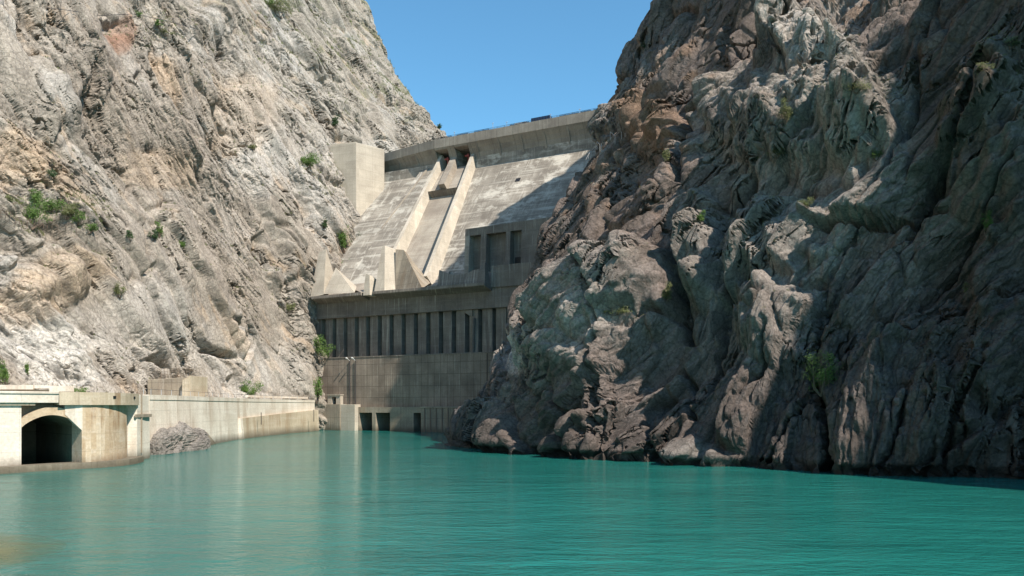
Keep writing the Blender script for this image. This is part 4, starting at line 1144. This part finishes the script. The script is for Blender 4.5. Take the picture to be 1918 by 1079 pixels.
b = MB(); b.prism([W(16.9, -2, 4), W(24, -2, 4), W(24, 1.9, 4), W(16.9, 1.9, 4)], [W(16.9, -2, 8.2), W(19, -2, 8.2), W(19, 1.9, 8.2), W(16.9, 1.9, 8.2)])
hb = empty('doorway_hut', W(7.5, 2, 8.5), 'tiny pale concrete doorway hut on the quay block', 'hut')
b = MB(); hz0, hz1 = 8.5, 11.4
for t0, t1 in ((4.6, 6.4), (8.2, 10.0)): b.prism([W(t0, .2, hz0), W(t1, .2, hz0), W(t1, 1.6, hz0), W(t0, 1.6, hz0)], [W(t0, .2, hz1), W(t1, .2, hz1), W(t1, 1.6, hz1), W(t0, 1.6, hz1)])
b.prism([W(6.4, .2, 10.8), W(8.2, .2, 10.8), W(8.2, 1.6, 10.8), W(6.4, 1.6, 10.8)], [W(6.4, .2, hz1), W(8.2, .2, hz1), W(8.2, 1.6, hz1), W(6.4, 1.6, hz1)])
b.prism([W(4.4, .1, hz1), W(10.2, .1, hz1), W(10.2, 1.9, hz1), W(4.4, 1.9, hz1)], [W(4.4, .1, hz1 + .3), W(10.2, .1, hz1 + .3), W(10.2, 1.9, hz1 + .3), W(4.4, 1.9, hz1 + .3)])
b.build('walls', M['block'], hb)
b = MB(); b.prism([W(6.4, .2, hz0), W(8.2, .2, hz0), W(8.2, .35, hz0), W(6.4, .35, hz0)], [W(6.4, .2, 10.8), W(8.2, .2, 10.8), W(8.2, .35, 10.8), W(6.4, .35, 10.8)]); b.build('door', M['void'], hb)
# two downpipes with bracket lamps on the panelled wall
for k, (x, lb) in enumerate([(655, 'left one of two dark downpipes with bracket lamps on the panelled wall'), (665.5, 'right one of two dark downpipes with bracket lamps on the panelled wall')]):
    t, _ = pw(x, 700, .3)
    o = empty('downpipe', W(t, .3, 8), lb, 'downpipe', 'downpipes on the panelled wall')
    b = MB(); b.tube(W(t, .3, 7.7), W(t, .3, 22.8), .14, n=8); b.build('pipe', M['steel_dark'], o)
    b = MB(); b.tube(W(t, .3, 22.6), W(t, 1.6, 23.4), .08, n=6); b.tube(W(t - .05, 1.4, 23.3), W(t + .05, 2.1, 23.5), .22, n=8); b.build('lamp', M['white'], o)



# ------------------------------------------------------------------ left bank: shelf road, retaining wall, tunnel portal
ZT = 9.8
WL = [(-95, 55), (-76, 82), (-64.5, 92.5)]                     # left of the portal
shelf = MB()
rd = [(-100, 50), (-63.5, 99), (-57.5, 108), (-59.0, 121), (-61.0, 131), (-63.0, 160), (-66.6, 192), (-66.8, 215), (-65.8, 235), (-63.8, 254)]
bk = [(-130, 50), (-95, 97), (-90, 112), (-88, 125), (-86, 140), (-84, 165), (-84, 200), (-83, 220), (-80, 240), (-80, 262)]
for k in range(len(rd) - 1):
    shelf.face([(*rd[k], 8.9), (*rd[k + 1], 8.9), (*bk[k + 1], 8.9), (*bk[k], 8.9)])
ro = shelf.build('road', M['wall']); tag(ro, 'narrow concrete service road along the top of the left bank wall', None, None, 'structure')


def wallrun(mb, pts, z0, z1, th, batter=0.0):
    """pts: plan polyline of the river face; thickness goes to the left (bank side)"""
    P2 = [Vector(p) for p in pts]
    nn = []
    for i in range(len(P2)):
        a = P2[max(i - 1, 0)]; b = P2[min(i + 1, len(P2) - 1)]; d = (b - a).normalized(); nn.append(Vector((-d.y, d.x)))
    zf = z1 if callable(z1) else (lambda i: z1)
    for i in range(len(P2) - 1):
        a, b = P2[i], P2[i + 1]; na, nb = nn[i], nn[i + 1]
        zb = lambda p, n, o: (p.x + n.x * o, p.y + n.y * o)
        mb.prism([(*zb(a, na, -batter), z0), (*zb(b, nb, -batter), z0), (*zb(b, nb, th), z0), (*zb(a, na, th), z0)],
                 [(*zb(a, na, 0), zf(i)), (*zb(b, nb, 0), zf(i + 1)), (*zb(b, nb, th), zf(i + 1)), (*zb(a, na, th), zf(i))])


def curve(pts, n):
    A = np.array(pts, float); t = np.linspace(0, len(A) - 1, n)
    return [tuple(float(v) for v in r) for r in catmull(A, t)]


rw = empty('retaining_wall', (-60, 160, 0), 'long sunlit white concrete retaining wall along the left bank', 'retaining wall')
main = curve([(-59.6, 130.5), (-59.9, 143), (-61.6, 160), (-63.5, 176), (-65.4, 192)], 17)
b = MB(); wallrun(b, main, -4, 9.0, 1.2, .5); b.build('wall_body', M['wall'], rw)
main2 = curve([(-65.4, 192), (-65.6, 215), (-64.5, 235), (-62.6, 254)], 13)
b = MB(); wallrun(b, main2, -4, 9.0, 1.2, .1); b.build('wall_body', M['wall'], rw)
b = MB(); wallrun(b, [(x + .12, y) for x, y in main + main2[1:]], 9.0, ZT, 1.0); b.build('parapet', M['wall'], rw)
low_ = curve([(-64.9, 191.6), (-65.0, 215), (-63.6, 235), (-61.4, 254)], 15)
b = MB(); wallrun(b, low_, -4, lambda i: 4.9 + 1.8 * i / 14, 1.0, .35); b.build('lower_wall', M['stain'], rw)
b = MB(); wallrun(b, [(-58.4, 147), (-61.6, 162), (-64.4, 178), (-65.6, 190)], -4, lambda i: (3.2, 2.6, 1.2, .3)[i], .8, 1.6); b.build('toe_slope', M['quay'], rw)
b = MB(); b.prism([(-65.3, 189.6, -2), (-63.8, 190.2, -2), (-63.8, 191.7, -2), (-65.3, 191.9, -2)], [(-65.4, 189.6, 5.0), (-64.5, 190.2, 5.0), (-64.5, 191.7, 5.0), (-65.4, 191.9, 5.0)]); b.build('buttress', M['wall'], rw)
for k, (x, y, h) in enumerate([(-63.4, 205, 3.3), (-62.6, 240, 3.2)]):
    b = MB(); q = at_y(*[(487, 790), (586, 775)][k], (203, 243)[k]); b.tube((q[0] + .3, q[1], 3.2), (q[0] + .3, q[1], 6.3 + .5 * k), .1, n=6); b.build('drain_pipe', M['steel_dark'], rw)
# dark slot line along the far wall: a kerb beam above a shaded gap
b = MB(); wallrun(b, [(x - 1.3, y) for x, y in curve([(-66.2, 205), (-66.2, 222), (-64.8, 238), (-63.2, 253)], 8)], 10.15, 10.75, .7); b.build('kerb_beam', M['wall'], rw)
b = MB()
for x, y in [(x - 1.6, y) for x, y in curve([(-66.2, 206), (-66.2, 222), (-64.8, 238), (-63.2, 252)], 6)]: b.box(x - .3, x, y - .3, y + .3, 9.0, 10.15)
b.build('kerb_post', M['wall'], rw)
# railing posts standing along the parapet
grp = 'thin railing posts on the left bank wall'
rp0 = None
pts_ = curve([(-60.3, 131), (-60.8, 143), (-62.6, 160), (-64.5, 176), (-66.4, 192), (-66.5, 215), (-65.3, 235), (-63.6, 252)], 22)
r0 = empty('railing', (-62, 180, ZT), 'thin steel railing running along the top of the white retaining wall', 'railing')
b = MB()
for a_, c_ in zip(pts_[:-1], pts_[1:]): b.tube((*a_, ZT + .95), (*c_, ZT + .95), .03, n=5)
b.build('top_rail', M['steel_dark'], r0)
for x, y in pts_:
    b = MB(); b.tube((x, y, ZT - .3), (x, y, ZT + 1.0), .045, n=5); b.build('post', M['steel_pale'], r0)

# portal
tp = empty('tunnel_portal', (-57, 99, 0), 'pale concrete tunnel portal with a dark arched opening at the waterline', 'tunnel portal')
PA = Vector((-59.4, 97.0)); PB = Vector((-54.6, 101.6)); PD = (PB - PA).normalized(); PN = Vector((PD.y, -PD.x))   # PN to the river


def Q(s, o, z): p = PA + PD * s + PN * o; return (p.x, p.y, z)


OW = (PB - PA).length
def boxQ(mb, s0, s1, o0, o1, z0, z1): mb.prism([Q(s0, o0, z0), Q(s1, o0, z0), Q(s1, o1, z0), Q(s0, o1, z0)], [Q(s0, o0, z1), Q(s1, o0, z1), Q(s1, o1, z1), Q(s0, o1, z1)])
b = MB(); boxQ(b, -16, 0, -7, .0, -4, 8.35); b.build('left_pier', M['wall'], tp, .06)
# arch ring
b = MB()
za, zs_ = 6.85, 5.35
n = 16
arc = [(OW * k / n, zs_ + (za - zs_) * math.sin(math.pi * k / n) ** .8) for k in range(n + 1)]
for k in range(n):
    (s0, z0), (s1, z1) = arc[k], arc[k + 1]
    t0, t1 = min(z0 + 1.0, 8.3) , min(z1 + 1.0, 8.3)
    b.prism([Q(s0, -.9, z0), Q(s1, -.9, z1), Q(s1, -.9, t1), Q(s0, -.9, t0)], [Q(s0, -.05, z0), Q(s1, -.05, z1), Q(s1, -.05, t1), Q(s0, -.05, t0)])
b.build('arch_ring', M['pier'], tp)
b = MB()
for k in range(n):
    (s0, z0), (s1, z1) = arc[k], arc[k + 1]
    b.prism([Q(s0, -22, z0), Q(s1, -22, z1), Q(s1, -22, z1 + .4), Q(s0, -22, z0 + .4)], [Q(s0, -.9, z0), Q(s1, -.9, z1), Q(s1, -.9, z1 + .4), Q(s0, -.9, z0 + .4)])
boxQ(b, -.5, 0, -22, -7.02, -2, 6); boxQ(b, OW, OW + .5, -22, -.9, -2, 6); boxQ(b, -.5, OW + .5, -22.5, -22, -2, 8)
b.build('tunnel_lining', M['quay'], tp)
b = MB()
for k in range(n):
    (s0, z0), (s1, z1) = arc[k], arc[k + 1]
    b.prism([Q(s0, -2.2, z0 + .45), Q(s1, -2.2, z1 + .45), Q(s1, -2.2, 8.35), Q(s0, -2.2, 8.35)], [Q(s0, -1.2, z0 + .45), Q(s1, -1.2, z1 + .45), Q(s1, -1.2, 8.35), Q(s0, -1.2, 8.35)])
b.build('recess_wall', M['quay'], tp)
b = MB(); b.prism([Q(OW - 1.9, -.9, 6.9), Q(OW + .1, -.9, 4.8), Q(OW + .1, .02, 4.8), Q(OW - 1.9, .02, 6.9)], [Q(OW - 1.9, -.9, 8.3), Q(OW + .1, -.9, 8.3), Q(OW + .1, .02, 8.3), Q(OW - 1.9, .02, 8.3)]); b.build('haunch', M['wall'], tp)
# rounded right cheek
ck = curve([(-54.6, 101.6), (-53.6, 103.2), (-53.1, 105.5), (-53.2, 108.5), (-53.9, 112)], 13)
b = MB(); wallrun(b, ck, -4, 8.35, 2.5, .1); b.build('right_cheek', M['pier'], tp)
# fascia above: left length, beam length with dark outlets
b = MB(); boxQ(b, -16, 3.9, -3.5, .55, 8.35, 9.75); boxQ(b, -16, 3.9, .55, .75, 9.45, 9.75); b.build('fascia', M['wall'], tp, .04)
b = MB(); boxQ(b, -14, 1.4, -3.0, .30, 8.05, 8.35); b.build('soffit_strip', M['stain'], tp)
bm_ = curve([(PA + PD * 3.95 + PN * .6)[:], (-53.7, 102.3), (-52.6, 106), (-52.9, 111), (-54.3, 116.6)], 13)
b = MB(); wallrun(b, bm_, 8.1, 9.72, 4.0, 0); b.build('fascia_beam', M['stain'], tp)
for k, i in enumerate((6, 10)):
    x, y = bm_[i]; b = MB(); b.box(x - .2, x + .06, y - .3, y + .3, 8.95, 9.3); b.build('outlet', M['void'], tp)
# pier block right of the cheek
b = MB(); b.prism([(-57.9, 118.2, -4), (-56.3, 115.2, -4), (-54.5, 116.4, -4), (-55.3, 122.5, -4), (-58.5, 125.5, -4)], [(-57.9, 118.2, 9.6), (-56.3, 115.2, 9.6), (-54.5, 116.4, 9.6), (-55.5, 122.5, 9.6), (-58.5, 125.5, 9.6)])
b.build('end_block', M['wall'], tp, .05)
b = MB(); wallrun(b, [(-54.4, 112), (-55.2, 114), (-55.6, 116)], -4, 8.3, 1.5); b.build('link_wall', M['wall'], tp)
b = MB(); wallrun(b, [(-55.4, 122.4), (-57.6, 126.5), (-59.6, 130.7)], -4, 9.7, 1.5); b.build('link_wall', M['wall'], tp)
b = MB(); x0, y0 = -54.75, 118.3; b.tube((x0, y0, 1.0), (x0, y0, 9.7), .16, n=8); b.build('downpipe', M['quay'], tp)
b = MB(); b.prism([(-54.62, 115.9, 6.3), (-54.35, 115.9, 6.3), (-55.0, 122.3, 6.3), (-55.4, 122.3, 6.3)], [(-54.62, 115.9, 6.75), (-54.35, 115.9, 6.75), (-55.0, 122.3, 6.75), (-55.4, 122.3, 6.75)]); b.build('band', M['quay'], tp)
# low apron kerb at the waterline
kb = curve([(-66, 86), (-60.6, 92.5), (-56.5, 99), (-52.7, 103.8), (-51.6, 108.5), (-52.6, 114.3)], 19)
b = MB(); wallrun(b, kb, -4, .8, 2.2, .35); b.build('apron', M['quay'], tp, 0)

bar = empty('parapet_barrier', (-72, 108, 8.9), 'pale slotted concrete barrier behind the portal parapet at the left edge', 'concrete barrier')
for x0, x1, z0, z1, nm in [(-60, 61, 721, 731, 'slab'), (64, 92, 722, 729, 'slab'), (92, 133, 723, 735, 'slab')]:
    Y0 = 112.0; p0 = at_y(x0, z1, Y0); p1 = at_y(x1, z0, Y0)
    b = MB(); b.box(p0[0], p1[0], Y0, Y0 + .8, p0[2] + .1, p1[2]); b.build(nm, M['wall'], bar, .03)
b = MB(); p0 = at_y(-60, 736, 112.4); p1 = at_y(133, 727, 112.4); b.box(p0[0], p1[0], 112.5, 113.2, 8.9, p1[2] - .2); b.build('back_wall', M['quay'], bar)

# concrete remnant on the rock above the wall, with a mesh fence
fr_ = empty('concrete_stub', at_y(317, 742, 168), 'weathered concrete stub wall against the rock above the white retaining wall', 'concrete stub')
b = MB()
p = lambda x, y, Y=166: at_y(x, y, Y)
def slabpx(mb, poly, Y0, Y1): mb.prism([at_y(x, y, Y0) for x, y in poly], [tuple(np.array(at_y(x, y, Y0)) + np.array((-.0, Y1 - Y0, 0))) for x, y in poly])
slabpx(b, [(276, 746), (276, 711), (345, 707), (345, 746)], 160, 168); b.build('stub_body', M['quay'], fr_, .08)
b = MB(); slabpx(b, [(340, 748), (341, 712), (356, 703), (356, 748)], 158.8, 168); b.build('end_pier', M['stain'], fr_, .08)
mf = empty('mesh_fence', at_y(318, 708, 160), 'rusty mesh fence standing on the concrete stub above the white wall', 'fence')
b = MB()
for x in np.linspace(290, 355, 12): b.tube(at_y(x, 708, 160.5), at_y(x, 690 if x > 300 else 697, 160.5), .035, n=5)
b.build('post', M['timber'], mf)
b = MB()
for y in (690, 696, 702): b.tube(at_y(302, y, 160.5), at_y(355, y, 160.5), .025, n=5)
b.build('wire', M['timber'], mf)

# rock outcrop at the foot of the wall
def boulder(name, c, r, seed, label, tintc, yaw=0.0, amp=.35, nu=260, nv=140, pw_=.75):
    u = np.linspace(0, 2 * np.pi, nu, endpoint=False); v = np.linspace(-.5 * np.pi + .01, .5 * np.pi - .01, nv)
    uu, vv = np.meshgrid(u, v)
    D = np.stack([np.cos(vv) * np.cos(uu), np.cos(vv) * np.sin(uu), np.sin(vv)], -1).astype(np.float32)
    sx = np.sign(D) * np.abs(D) ** pw_
    Pn = sx * np.array(r, np.float32)
    x, y, z = Pn[..., 0] + seed * 31, Pn[..., 1], Pn[..., 2]
    h, e, rr = facets3((x + .8 * z) / 3.6, (y - .7 * z) / 6.5, z / 3.4, seed, 1.6, 20)
    h2_, e2_, r2_ = facets3(x / .9, y / .9, z / .6, seed + 3, 1.3, 7)
    dd = amp * (1.5 * h + .22 * h2_ + 1.2 * fbm(x / 4, y / 6, z / 3, 4, seed + 60) + .4 * fbm((x + z) / 1.2, y / 2, (z - x) / .7, 4, seed + 61, .6, True)) - .5 * amp * np.exp(-(e / .12) ** 2)
    Pn = Pn + D * dd[..., None]
    cy, sy = math.cos(yaw), math.sin(yaw)
    R = np.stack([Pn[..., 0] * cy - Pn[..., 1] * sy, Pn[..., 0] * sy + Pn[..., 1] * cy, Pn[..., 2]], -1)
    i = np.arange(nu * nv).reshape(nv, nu); j = np.roll(i, -1, axis=1)
    f = np.stack([i[:-1], j[:-1], j[1:], i[1:]], -1).reshape(-1, 4)
    cc = np.array(tintc)[None, None, :] * (1 + .25 * rr + .18 * fbm(x / 2, y / 2, z / 2, 4, seed + 80))[..., None]
    o = mesh_np(name, R.reshape(-1, 3), f, M['rock'], False, np.clip(cc, .02, .6).reshape(-1, 3))
    o.location = c
    return tag(o, label, 'rock')


boulder('rock_outcrop', (-60.6, 142.5, -.3), (4.0, 12.5, 4.2), 3, 'grey rock outcrop at the waterline under the white retaining wall', (.25, .225, .20), .03, .40, pw_=.55)
boulder('rock_outcrop', at_y(905, 806, 163)[:2] + (1.0,), (7.5, 8, 6.5), 5, 'rounded dark rock nose at the waterline below the powerhouse', (.10, .09, .085), .3, .4)

# shallow weedy bank showing at the bottom left
sh_ = np.linspace(0, 1, 60); ang = np.linspace(0, 2 * np.pi, 120, endpoint=False)
rr_, aa_ = np.meshgrid(sh_, ang)
mud = simple('weedy_mud', (0.16, 0.15, 0.045), .3, 0, .5, 1.3)
_nt = mud.node_tree; _N = _nt.nodes; _L = _nt.links
_tc = _N.new('ShaderNodeTexCoord'); _sp = _N.new('ShaderNodeSeparateXYZ'); _L.new(_tc.outputs['Object'], _sp.inputs[0])
_no = _N.new('ShaderNodeTexNoise'); _no.inputs['Scale'].default_value = .6; _no.inputs['Detail'].default_value = 7; _L.new(_tc.outputs['Object'], _no.inputs[0])
_ma = _N.new('ShaderNodeMath'); _ma.operation = 'MULTIPLY_ADD'; _L.new(_no.outputs[0], _ma.inputs[0]); _ma.inputs[1].default_value = .05; _L.new(_sp.outputs[2], _ma.inputs[2])
_mr = _N.new('ShaderNodeMapRange'); _mr.inputs[1].default_value = .025; _mr.inputs[2].default_value = .085; _mr.inputs[4].default_value = .8; _L.new(_ma.outputs[0], _mr.inputs[0])
_L.new(_mr.outputs[0], _N['Principled BSDF'].inputs['Alpha'])      # weeds thin out towards deeper water
xx = -37.4 + rr_ * 12.5 * np.cos(aa_) * (1 + .10 * np.sin(3 * aa_)); yy = 38 + rr_ * 15 * np.sin(aa_) * (1 + .1 * np.cos(2 * aa_))
zz = .09 * (1 - rr_ ** 2) + .004 + .012 * fbm(xx.astype(np.float32) / 2, yy.astype(np.float32) / 2, (xx * 0 + .3).astype(np.float32), 4, 7) * (1 - rr_)
i = np.arange(xx.size).reshape(xx.shape); f = np.stack([i, np.roll(i, -1, 0)], -1)
ff = np.stack([i[:, :-1], np.roll(i, -1, 0)[:, :-1], np.roll(i, -1, 0)[:, 1:], i[:, 1:]], -1).reshape(-1, 4)
bank = mesh_np('shore', np.stack([xx, yy, zz], -1).reshape(-1, 3), ff, mud, True)
tag(bank, 'olive yellow weedy shallows at the lower left of the river', None, None, 'structure')

# ------------------------------------------------------------------ plants
LM = {'g': 'leaf', 'd': 'leaf_dark', 'o': 'leaf_olive'}


def shrub(px, py, wpx, hpx, kind, label, cliff, seed, cat='shrub', name='shrub'):
    rg = random.Random(seed)
    q = cliff.find(px, py + hpx * .45)
    s = q[1] / F                                    # metres per photo pixel there
    Wd, H = wpx * s * 1.45, hpx * s * 1.4
    base = Vector((float(q[0]), float(q[1]) - .1, float(q[2]) - .15 * H))
    root = empty(name, base, label, cat, 'shrubs growing on the rock')
    b = MB(); nb = rg.randint(4, 7); tips = []
    for k in range(nb):
        a = rg.uniform(0, 6.28); l = rg.uniform(.45, .8)
        p1 = base + Vector((math.cos(a) * Wd * .16, math.sin(a) * Wd * .13, H * .35 * l)); p2 = base + Vector((math.cos(a) * Wd * .40 * l, math.sin(a) * Wd * .34 * l, H * rg.uniform(.5, .95)))
        b.tube(base, p1, .05 * H * .4 + .02, .03 * H * .4 + .01, 5); b.tube(p1, p2, .03 * H * .4 + .01, .006, 5); tips += [p1.lerp(p2, .5), p2]
    b.build('branch', M['bark'], root)
    n = int(min(2600, max(260, wpx * hpx * 2.2)))
    ls = max(.09, 1.5 * s)
    clumps = [(t + Vector((rg.gauss(0, Wd * .07), rg.gauss(0, Wd * .06), rg.gauss(0, H * .06))), rg.uniform(.12, .26)) for t in tips for _ in range(2)]
    lf = MB()
    for k in range(n):
        c, r = rg.choice(clumps)
        d = Vector((rg.gauss(0, 1), rg.gauss(0, 1), rg.gauss(0, 1))).normalized() * (rg.random() ** .45)
        p_ = c + Vector((d.x * r * Wd, d.y * r * Wd * .8, d.z * r * H))
        u = Vector((rg.gauss(0, 1), rg.gauss(0, 1), rg.gauss(0, .7))).normalized(); v = u.orthogonal().normalized()
        z_ = ls * rg.uniform(.5, 1.2)
        i = len(lf.v)
        lf.v += [tuple(p_ - u * z_), tuple(p_ + v * z_ * .45), tuple(p_ + u * z_), tuple(p_ - v * z_ * .45)]; lf.f.append([i, i + 1, i + 2, i + 3])
    me = bpy.data.meshes.new('foliage')
    org = Vector(base)
    me.from_pydata([tuple(Vector(v) - org) for v in lf.v], [], lf.f); me.materials.append(M[LM[kind]]); me.update()
    o = bpy.data.objects.new('foliage', me); COL.objects.link(o); o.parent = root
    return root


L_, R_ = cl, cr
plants = [
    (66, 400, 46, 44, 'g', 'largest green bush beside the ledge path on the left cliff', L_),
    (63, 366, 26, 20, 'g', 'green shrub at the upper left end of the ledge thicket', L_),
    (30, 374, 24, 12, 'o', 'low olive scrub at the far left of the ledge', L_),
    (100, 385, 34, 22, 'g', 'green shrub in the middle of the ledge thicket under the dark crack', L_),
    (128, 402, 34, 22, 'o', 'yellowish shrub right of the middle of the ledge thicket', L_),
    (150, 412, 26, 18, 'g', 'green shrub near the right end of the ledge thicket', L_),
    (172, 425, 24, 14, 'g', 'small shrub at the lower right tip of the ledge thicket', L_),
    (104, 326, 20, 12, 'd', 'small dark shrub on bare rock above the ledge thicket', L_),
    (250, 440, 18, 14, 'd', 'small dark shrub by the vertical crack in the left cliff', L_),
    (292, 438, 18, 16, 'd', 'dark shrub just right of the vertical crack in the left cliff', L_),
    (304, 428, 12, 22, 'g', 'narrow green shrub beside the dark shrub on the left cliff', L_),
    (346, 456, 14, 14, 'g', 'tiny green shrub alone in a notch of the left cliff', L_),
    (230, 550, 22, 20, 'o', 'lone olive tuft in the pale middle of the left cliff', L_),
    (8, 696, 26, 48, 'g', 'bright bush at the left edge just above the portal parapet', L_),
    (58, 690, 9, 18, 'g', 'small upright shrub on the rock above the portal', L_),
    (150, 730, 26, 10, 'g', 'flat green plant on the rock foot behind the portal beam', L_),
    (473, 728, 34, 26, 'g', 'green bush at the cliff foot above the white wall', L_),
    (598, 736, 20, 34, 'g', 'bush in the corner between the cliff foot and the quay', L_),
    (603, 660, 42, 34, 'g', 'bright bush growing where the cliff meets the powerhouse', L_),
    (575, 300, 36, 22, 'g', 'green shrub on the ledge left of the abutment block', L_),
    (478, 275, 14, 10, 'o', 'small shrub on the white slab of the left cliff', L_),
    (629, 226, 16, 18, 'd', 'dark conical bush on the far slope above the abutment block', L_),
    (530, 16, 44, 22, 'o', 'wide olive bush near the top edge on the far slope', L_),
    (508, 2, 16, 14, 'g', 'green shrub cut by the top edge of the view', L_),
    (262, 25, 14, 10, 'g', 'green tuft beside the wire on the upper left cliff', L_),
    (296, 50, 14, 12, 'g', 'small green shrub below the wire on the upper left cliff', L_),
    (318, 62, 22, 10, 'o', 'low olive scrub right of the red rock on the upper left cliff', L_),
    (610, 423, 14, 14, 'd', 'round dark shrub on the rock left of the dam toe', L_),
    (831, 227, 8, 7, 'd', 'tiny dark bush on the skyline ridge left of the dam crest', L_),
    (547, 577, 16, 14, 'o', 'small olive shrub on the cliff edge left of the roof deck', L_),
    (652, 452, 36, 40, 'g', 'bright green tree in the gully left of the dam face', L_),
    (655, 508, 22, 34, 'g', 'smaller green bush below the tree in the dam gully', L_),
    (672, 480, 16, 50, 'd', 'dark trailing foliage beside the tree in the dam gully', L_),
    (1532, 700, 56, 58, 'g', 'large sunlit bush in the black crack of the shaded cliff', R_),
    (1466, 218, 26, 30, 'o', 'olive bush on the upper middle of the shaded cliff', R_),
    (1455, 290, 26, 18, 'o', 'shrub under the rounded rock head of the shaded cliff', R_),
    (1600, 172, 44, 12, 'o', 'strip of grass scrub on the sunlit upper slab of the right cliff', R_),
    (1252, 555, 22, 24, 'o', 'shrub in the groove right of the big slanting slab', R_),
    (1313, 405, 18, 16, 'g', 'small shrub right of the rock pinnacle', R_),
    (1842, 428, 16, 34, 'g', 'narrow shrub high on the dark far right of the cliff', R_),
    (1895, 85, 34, 16, 'o', 'olive scrub at the upper right corner of the cliff', R_),
    (1850, 122, 24, 14, 'o', 'small scrub left of the upper right corner of the cliff', R_),
    (1250, 290, 14, 18, 'o', 'small shrub on the left shoulder of the shaded cliff', R_),
    (1200, 92, 8, 10, 'd', 'tiny dark bush on the skyline of the right cliff', R_),
    (1515, 378, 24, 14, 'o', 'olive shrub above the horizontal crack of the right cliff', R_),
    (1635, 288, 22, 18, 'g', 'green shrub at the right foot of the rounded rock head', R_),
    (1805, 550, 12, 20, 'o', 'slim olive shrub on the dark right cliff above the long crack', R_),
    (1150, 588, 50, 12, 'o', 'low scrub along the ledge of the big slanting slab', R_),
]
for k, (x, y, w_, h_, kd, lb, cf) in enumerate(plants):
    shrub(x, y, w_, h_, kd, lb, cf, 100 + k, name='shrub')


def tufts(name, label, cliff, patches, seed, kind, size):
    rg = np.random.RandomState(seed)
    Q_ = cliff.Q; dv = np.gradient(Q_, axis=0); du = np.gradient(Q_, axis=1)
    n = np.cross(du, dv); n /= np.linalg.norm(n, axis=2)[..., None] + 1e-9
    if n[..., 2].mean() < 0: n = -n
    V = []
    for x, y, rx, ry, cnt, th_ in patches:
        m = (((cliff.qx - x) / rx) ** 2 + ((cliff.qy - y) / ry) ** 2 < 1) & (n[..., 2] > th_)
        idx = np.flatnonzero(m.ravel())
        if len(idx) == 0: continue
        for q in Q_.reshape(-1, 3)[rg.choice(idx, cnt)]:
            s = max(.10, size * q[1] / 150)
            for b_ in range(7):
                a = rg.uniform(0, 6.28); l = s * rg.uniform(.6, 1.5); lean = rg.uniform(.1, .8)
                dx, dy = math.cos(a), math.sin(a); wv_ = s * .16
                o = q + rg.normal(0, s * .5, 3) * (1, 1, .2)
                V.append([o + (-dy * wv_, dx * wv_, -.05), o + (dy * wv_, -dx * wv_, -.05), o + (dx * l * lean, dy * l * lean, l)])
    V = np.array(V).reshape(-1, 3)
    o = mesh_np(name, V, np.arange(len(V)).reshape(-1, 3), M[LM[kind]])
    return tag(o, label, 'grass', None, 'stuff')


tufts('grass', 'sparse green grass tufts scattered over ledges of the left cliff', cl,
      [(110, 400, 100, 45, 500, .35), (560, 60, 120, 70, 500, .5), (700, 150, 100, 90, 500, .5), (300, 60, 60, 40, 150, .45), (600, 320, 60, 50, 160, .4), (300, 300, 300, 300, 500, .72), (330, 580, 300, 150, 160, .72), (90, 740, 120, 18, 120, .4)], 5, 'o', .34)
tufts('grass', 'sparse dry grass tufts scattered over ledges of the right cliff', cr,
      [(1520, 130, 130, 90, 260, .55), (1600, 170, 90, 30, 200, .5), (1420, 400, 140, 80, 220, .6), (1880, 120, 60, 80, 150, .5), (1150, 585, 70, 14, 120, .4), (1300, 250, 250, 200, 200, .7), (1350, 540, 200, 120, 160, .72)], 6, 'o', .24)

# ------------------------------------------------------------------ small fittings on the rock
def rail_on(cliff, pts, label, hpx, name='ledge_railing', cat='railing', n=14, mat='timber', wires=2, lift=.0):
    A = catmull(np.array(pts, float), np.linspace(0, len(pts) - 1, n))
    g = [Vector([float(v) for v in cliff.find(x, y)]) + Vector((0, -.35, lift)) for x, y in A]
    root = empty(name, g[0], label, cat)
    h = hpx * g[0].y / F
    for p_ in g:
        b = MB(); b.tube(p_ - Vector((0, 0, .4)), p_ + Vector((0, 0, h)), .05, n=5); b.build('post', M[mat], root)
    b = MB()
    for k in range(wires):
        zz_ = Vector((0, 0, h * (k + 1) / wires))
        for a_, c_ in zip(g[:-1], g[1:]): b.tube(a_ + zz_, c_ + zz_, .035, n=5)
    b.build('rail', M[mat], root)


rail_on(cl, [(2, 402), (30, 410), (55, 424), (80, 428), (110, 428), (150, 432)], 'rusty railing of the ledge path below the thicket on the left cliff', 9, n=18)
rail_on(cr, [(1086, 303), (1100, 292), (1112, 284), (1122, 278)], 'row of pale fence posts on the rock shoulder right of the dam', 12, 'shoulder_fence', 'fence', 8, 'steel_pale', 1)
rail_on(cr, [(1138, 264), (1154, 262), (1166, 258)], 'few pale fence posts higher on the rock shoulder beside the dam', 12, 'shoulder_fence', 'fence', 4, 'steel_pale', 1)
wr = empty('cable', (0, 0, 0), 'thin dark cable slung across the top of the left cliff', 'cable')
A = [Vector([float(v) for v in cl.find(x, y)]) + Vector((.5, -.6, .2)) for x, y in [(90, 14), (140, 20), (190, 28), (250, 34), (310, 42), (370, 62)]]
wr.location = A[0]
b = MB()
for a_, c_ in zip(A[:-1], A[1:]): b.tube(a_, c_, .07, n=5)
b.build('wire', M['steel_dark'], wr)
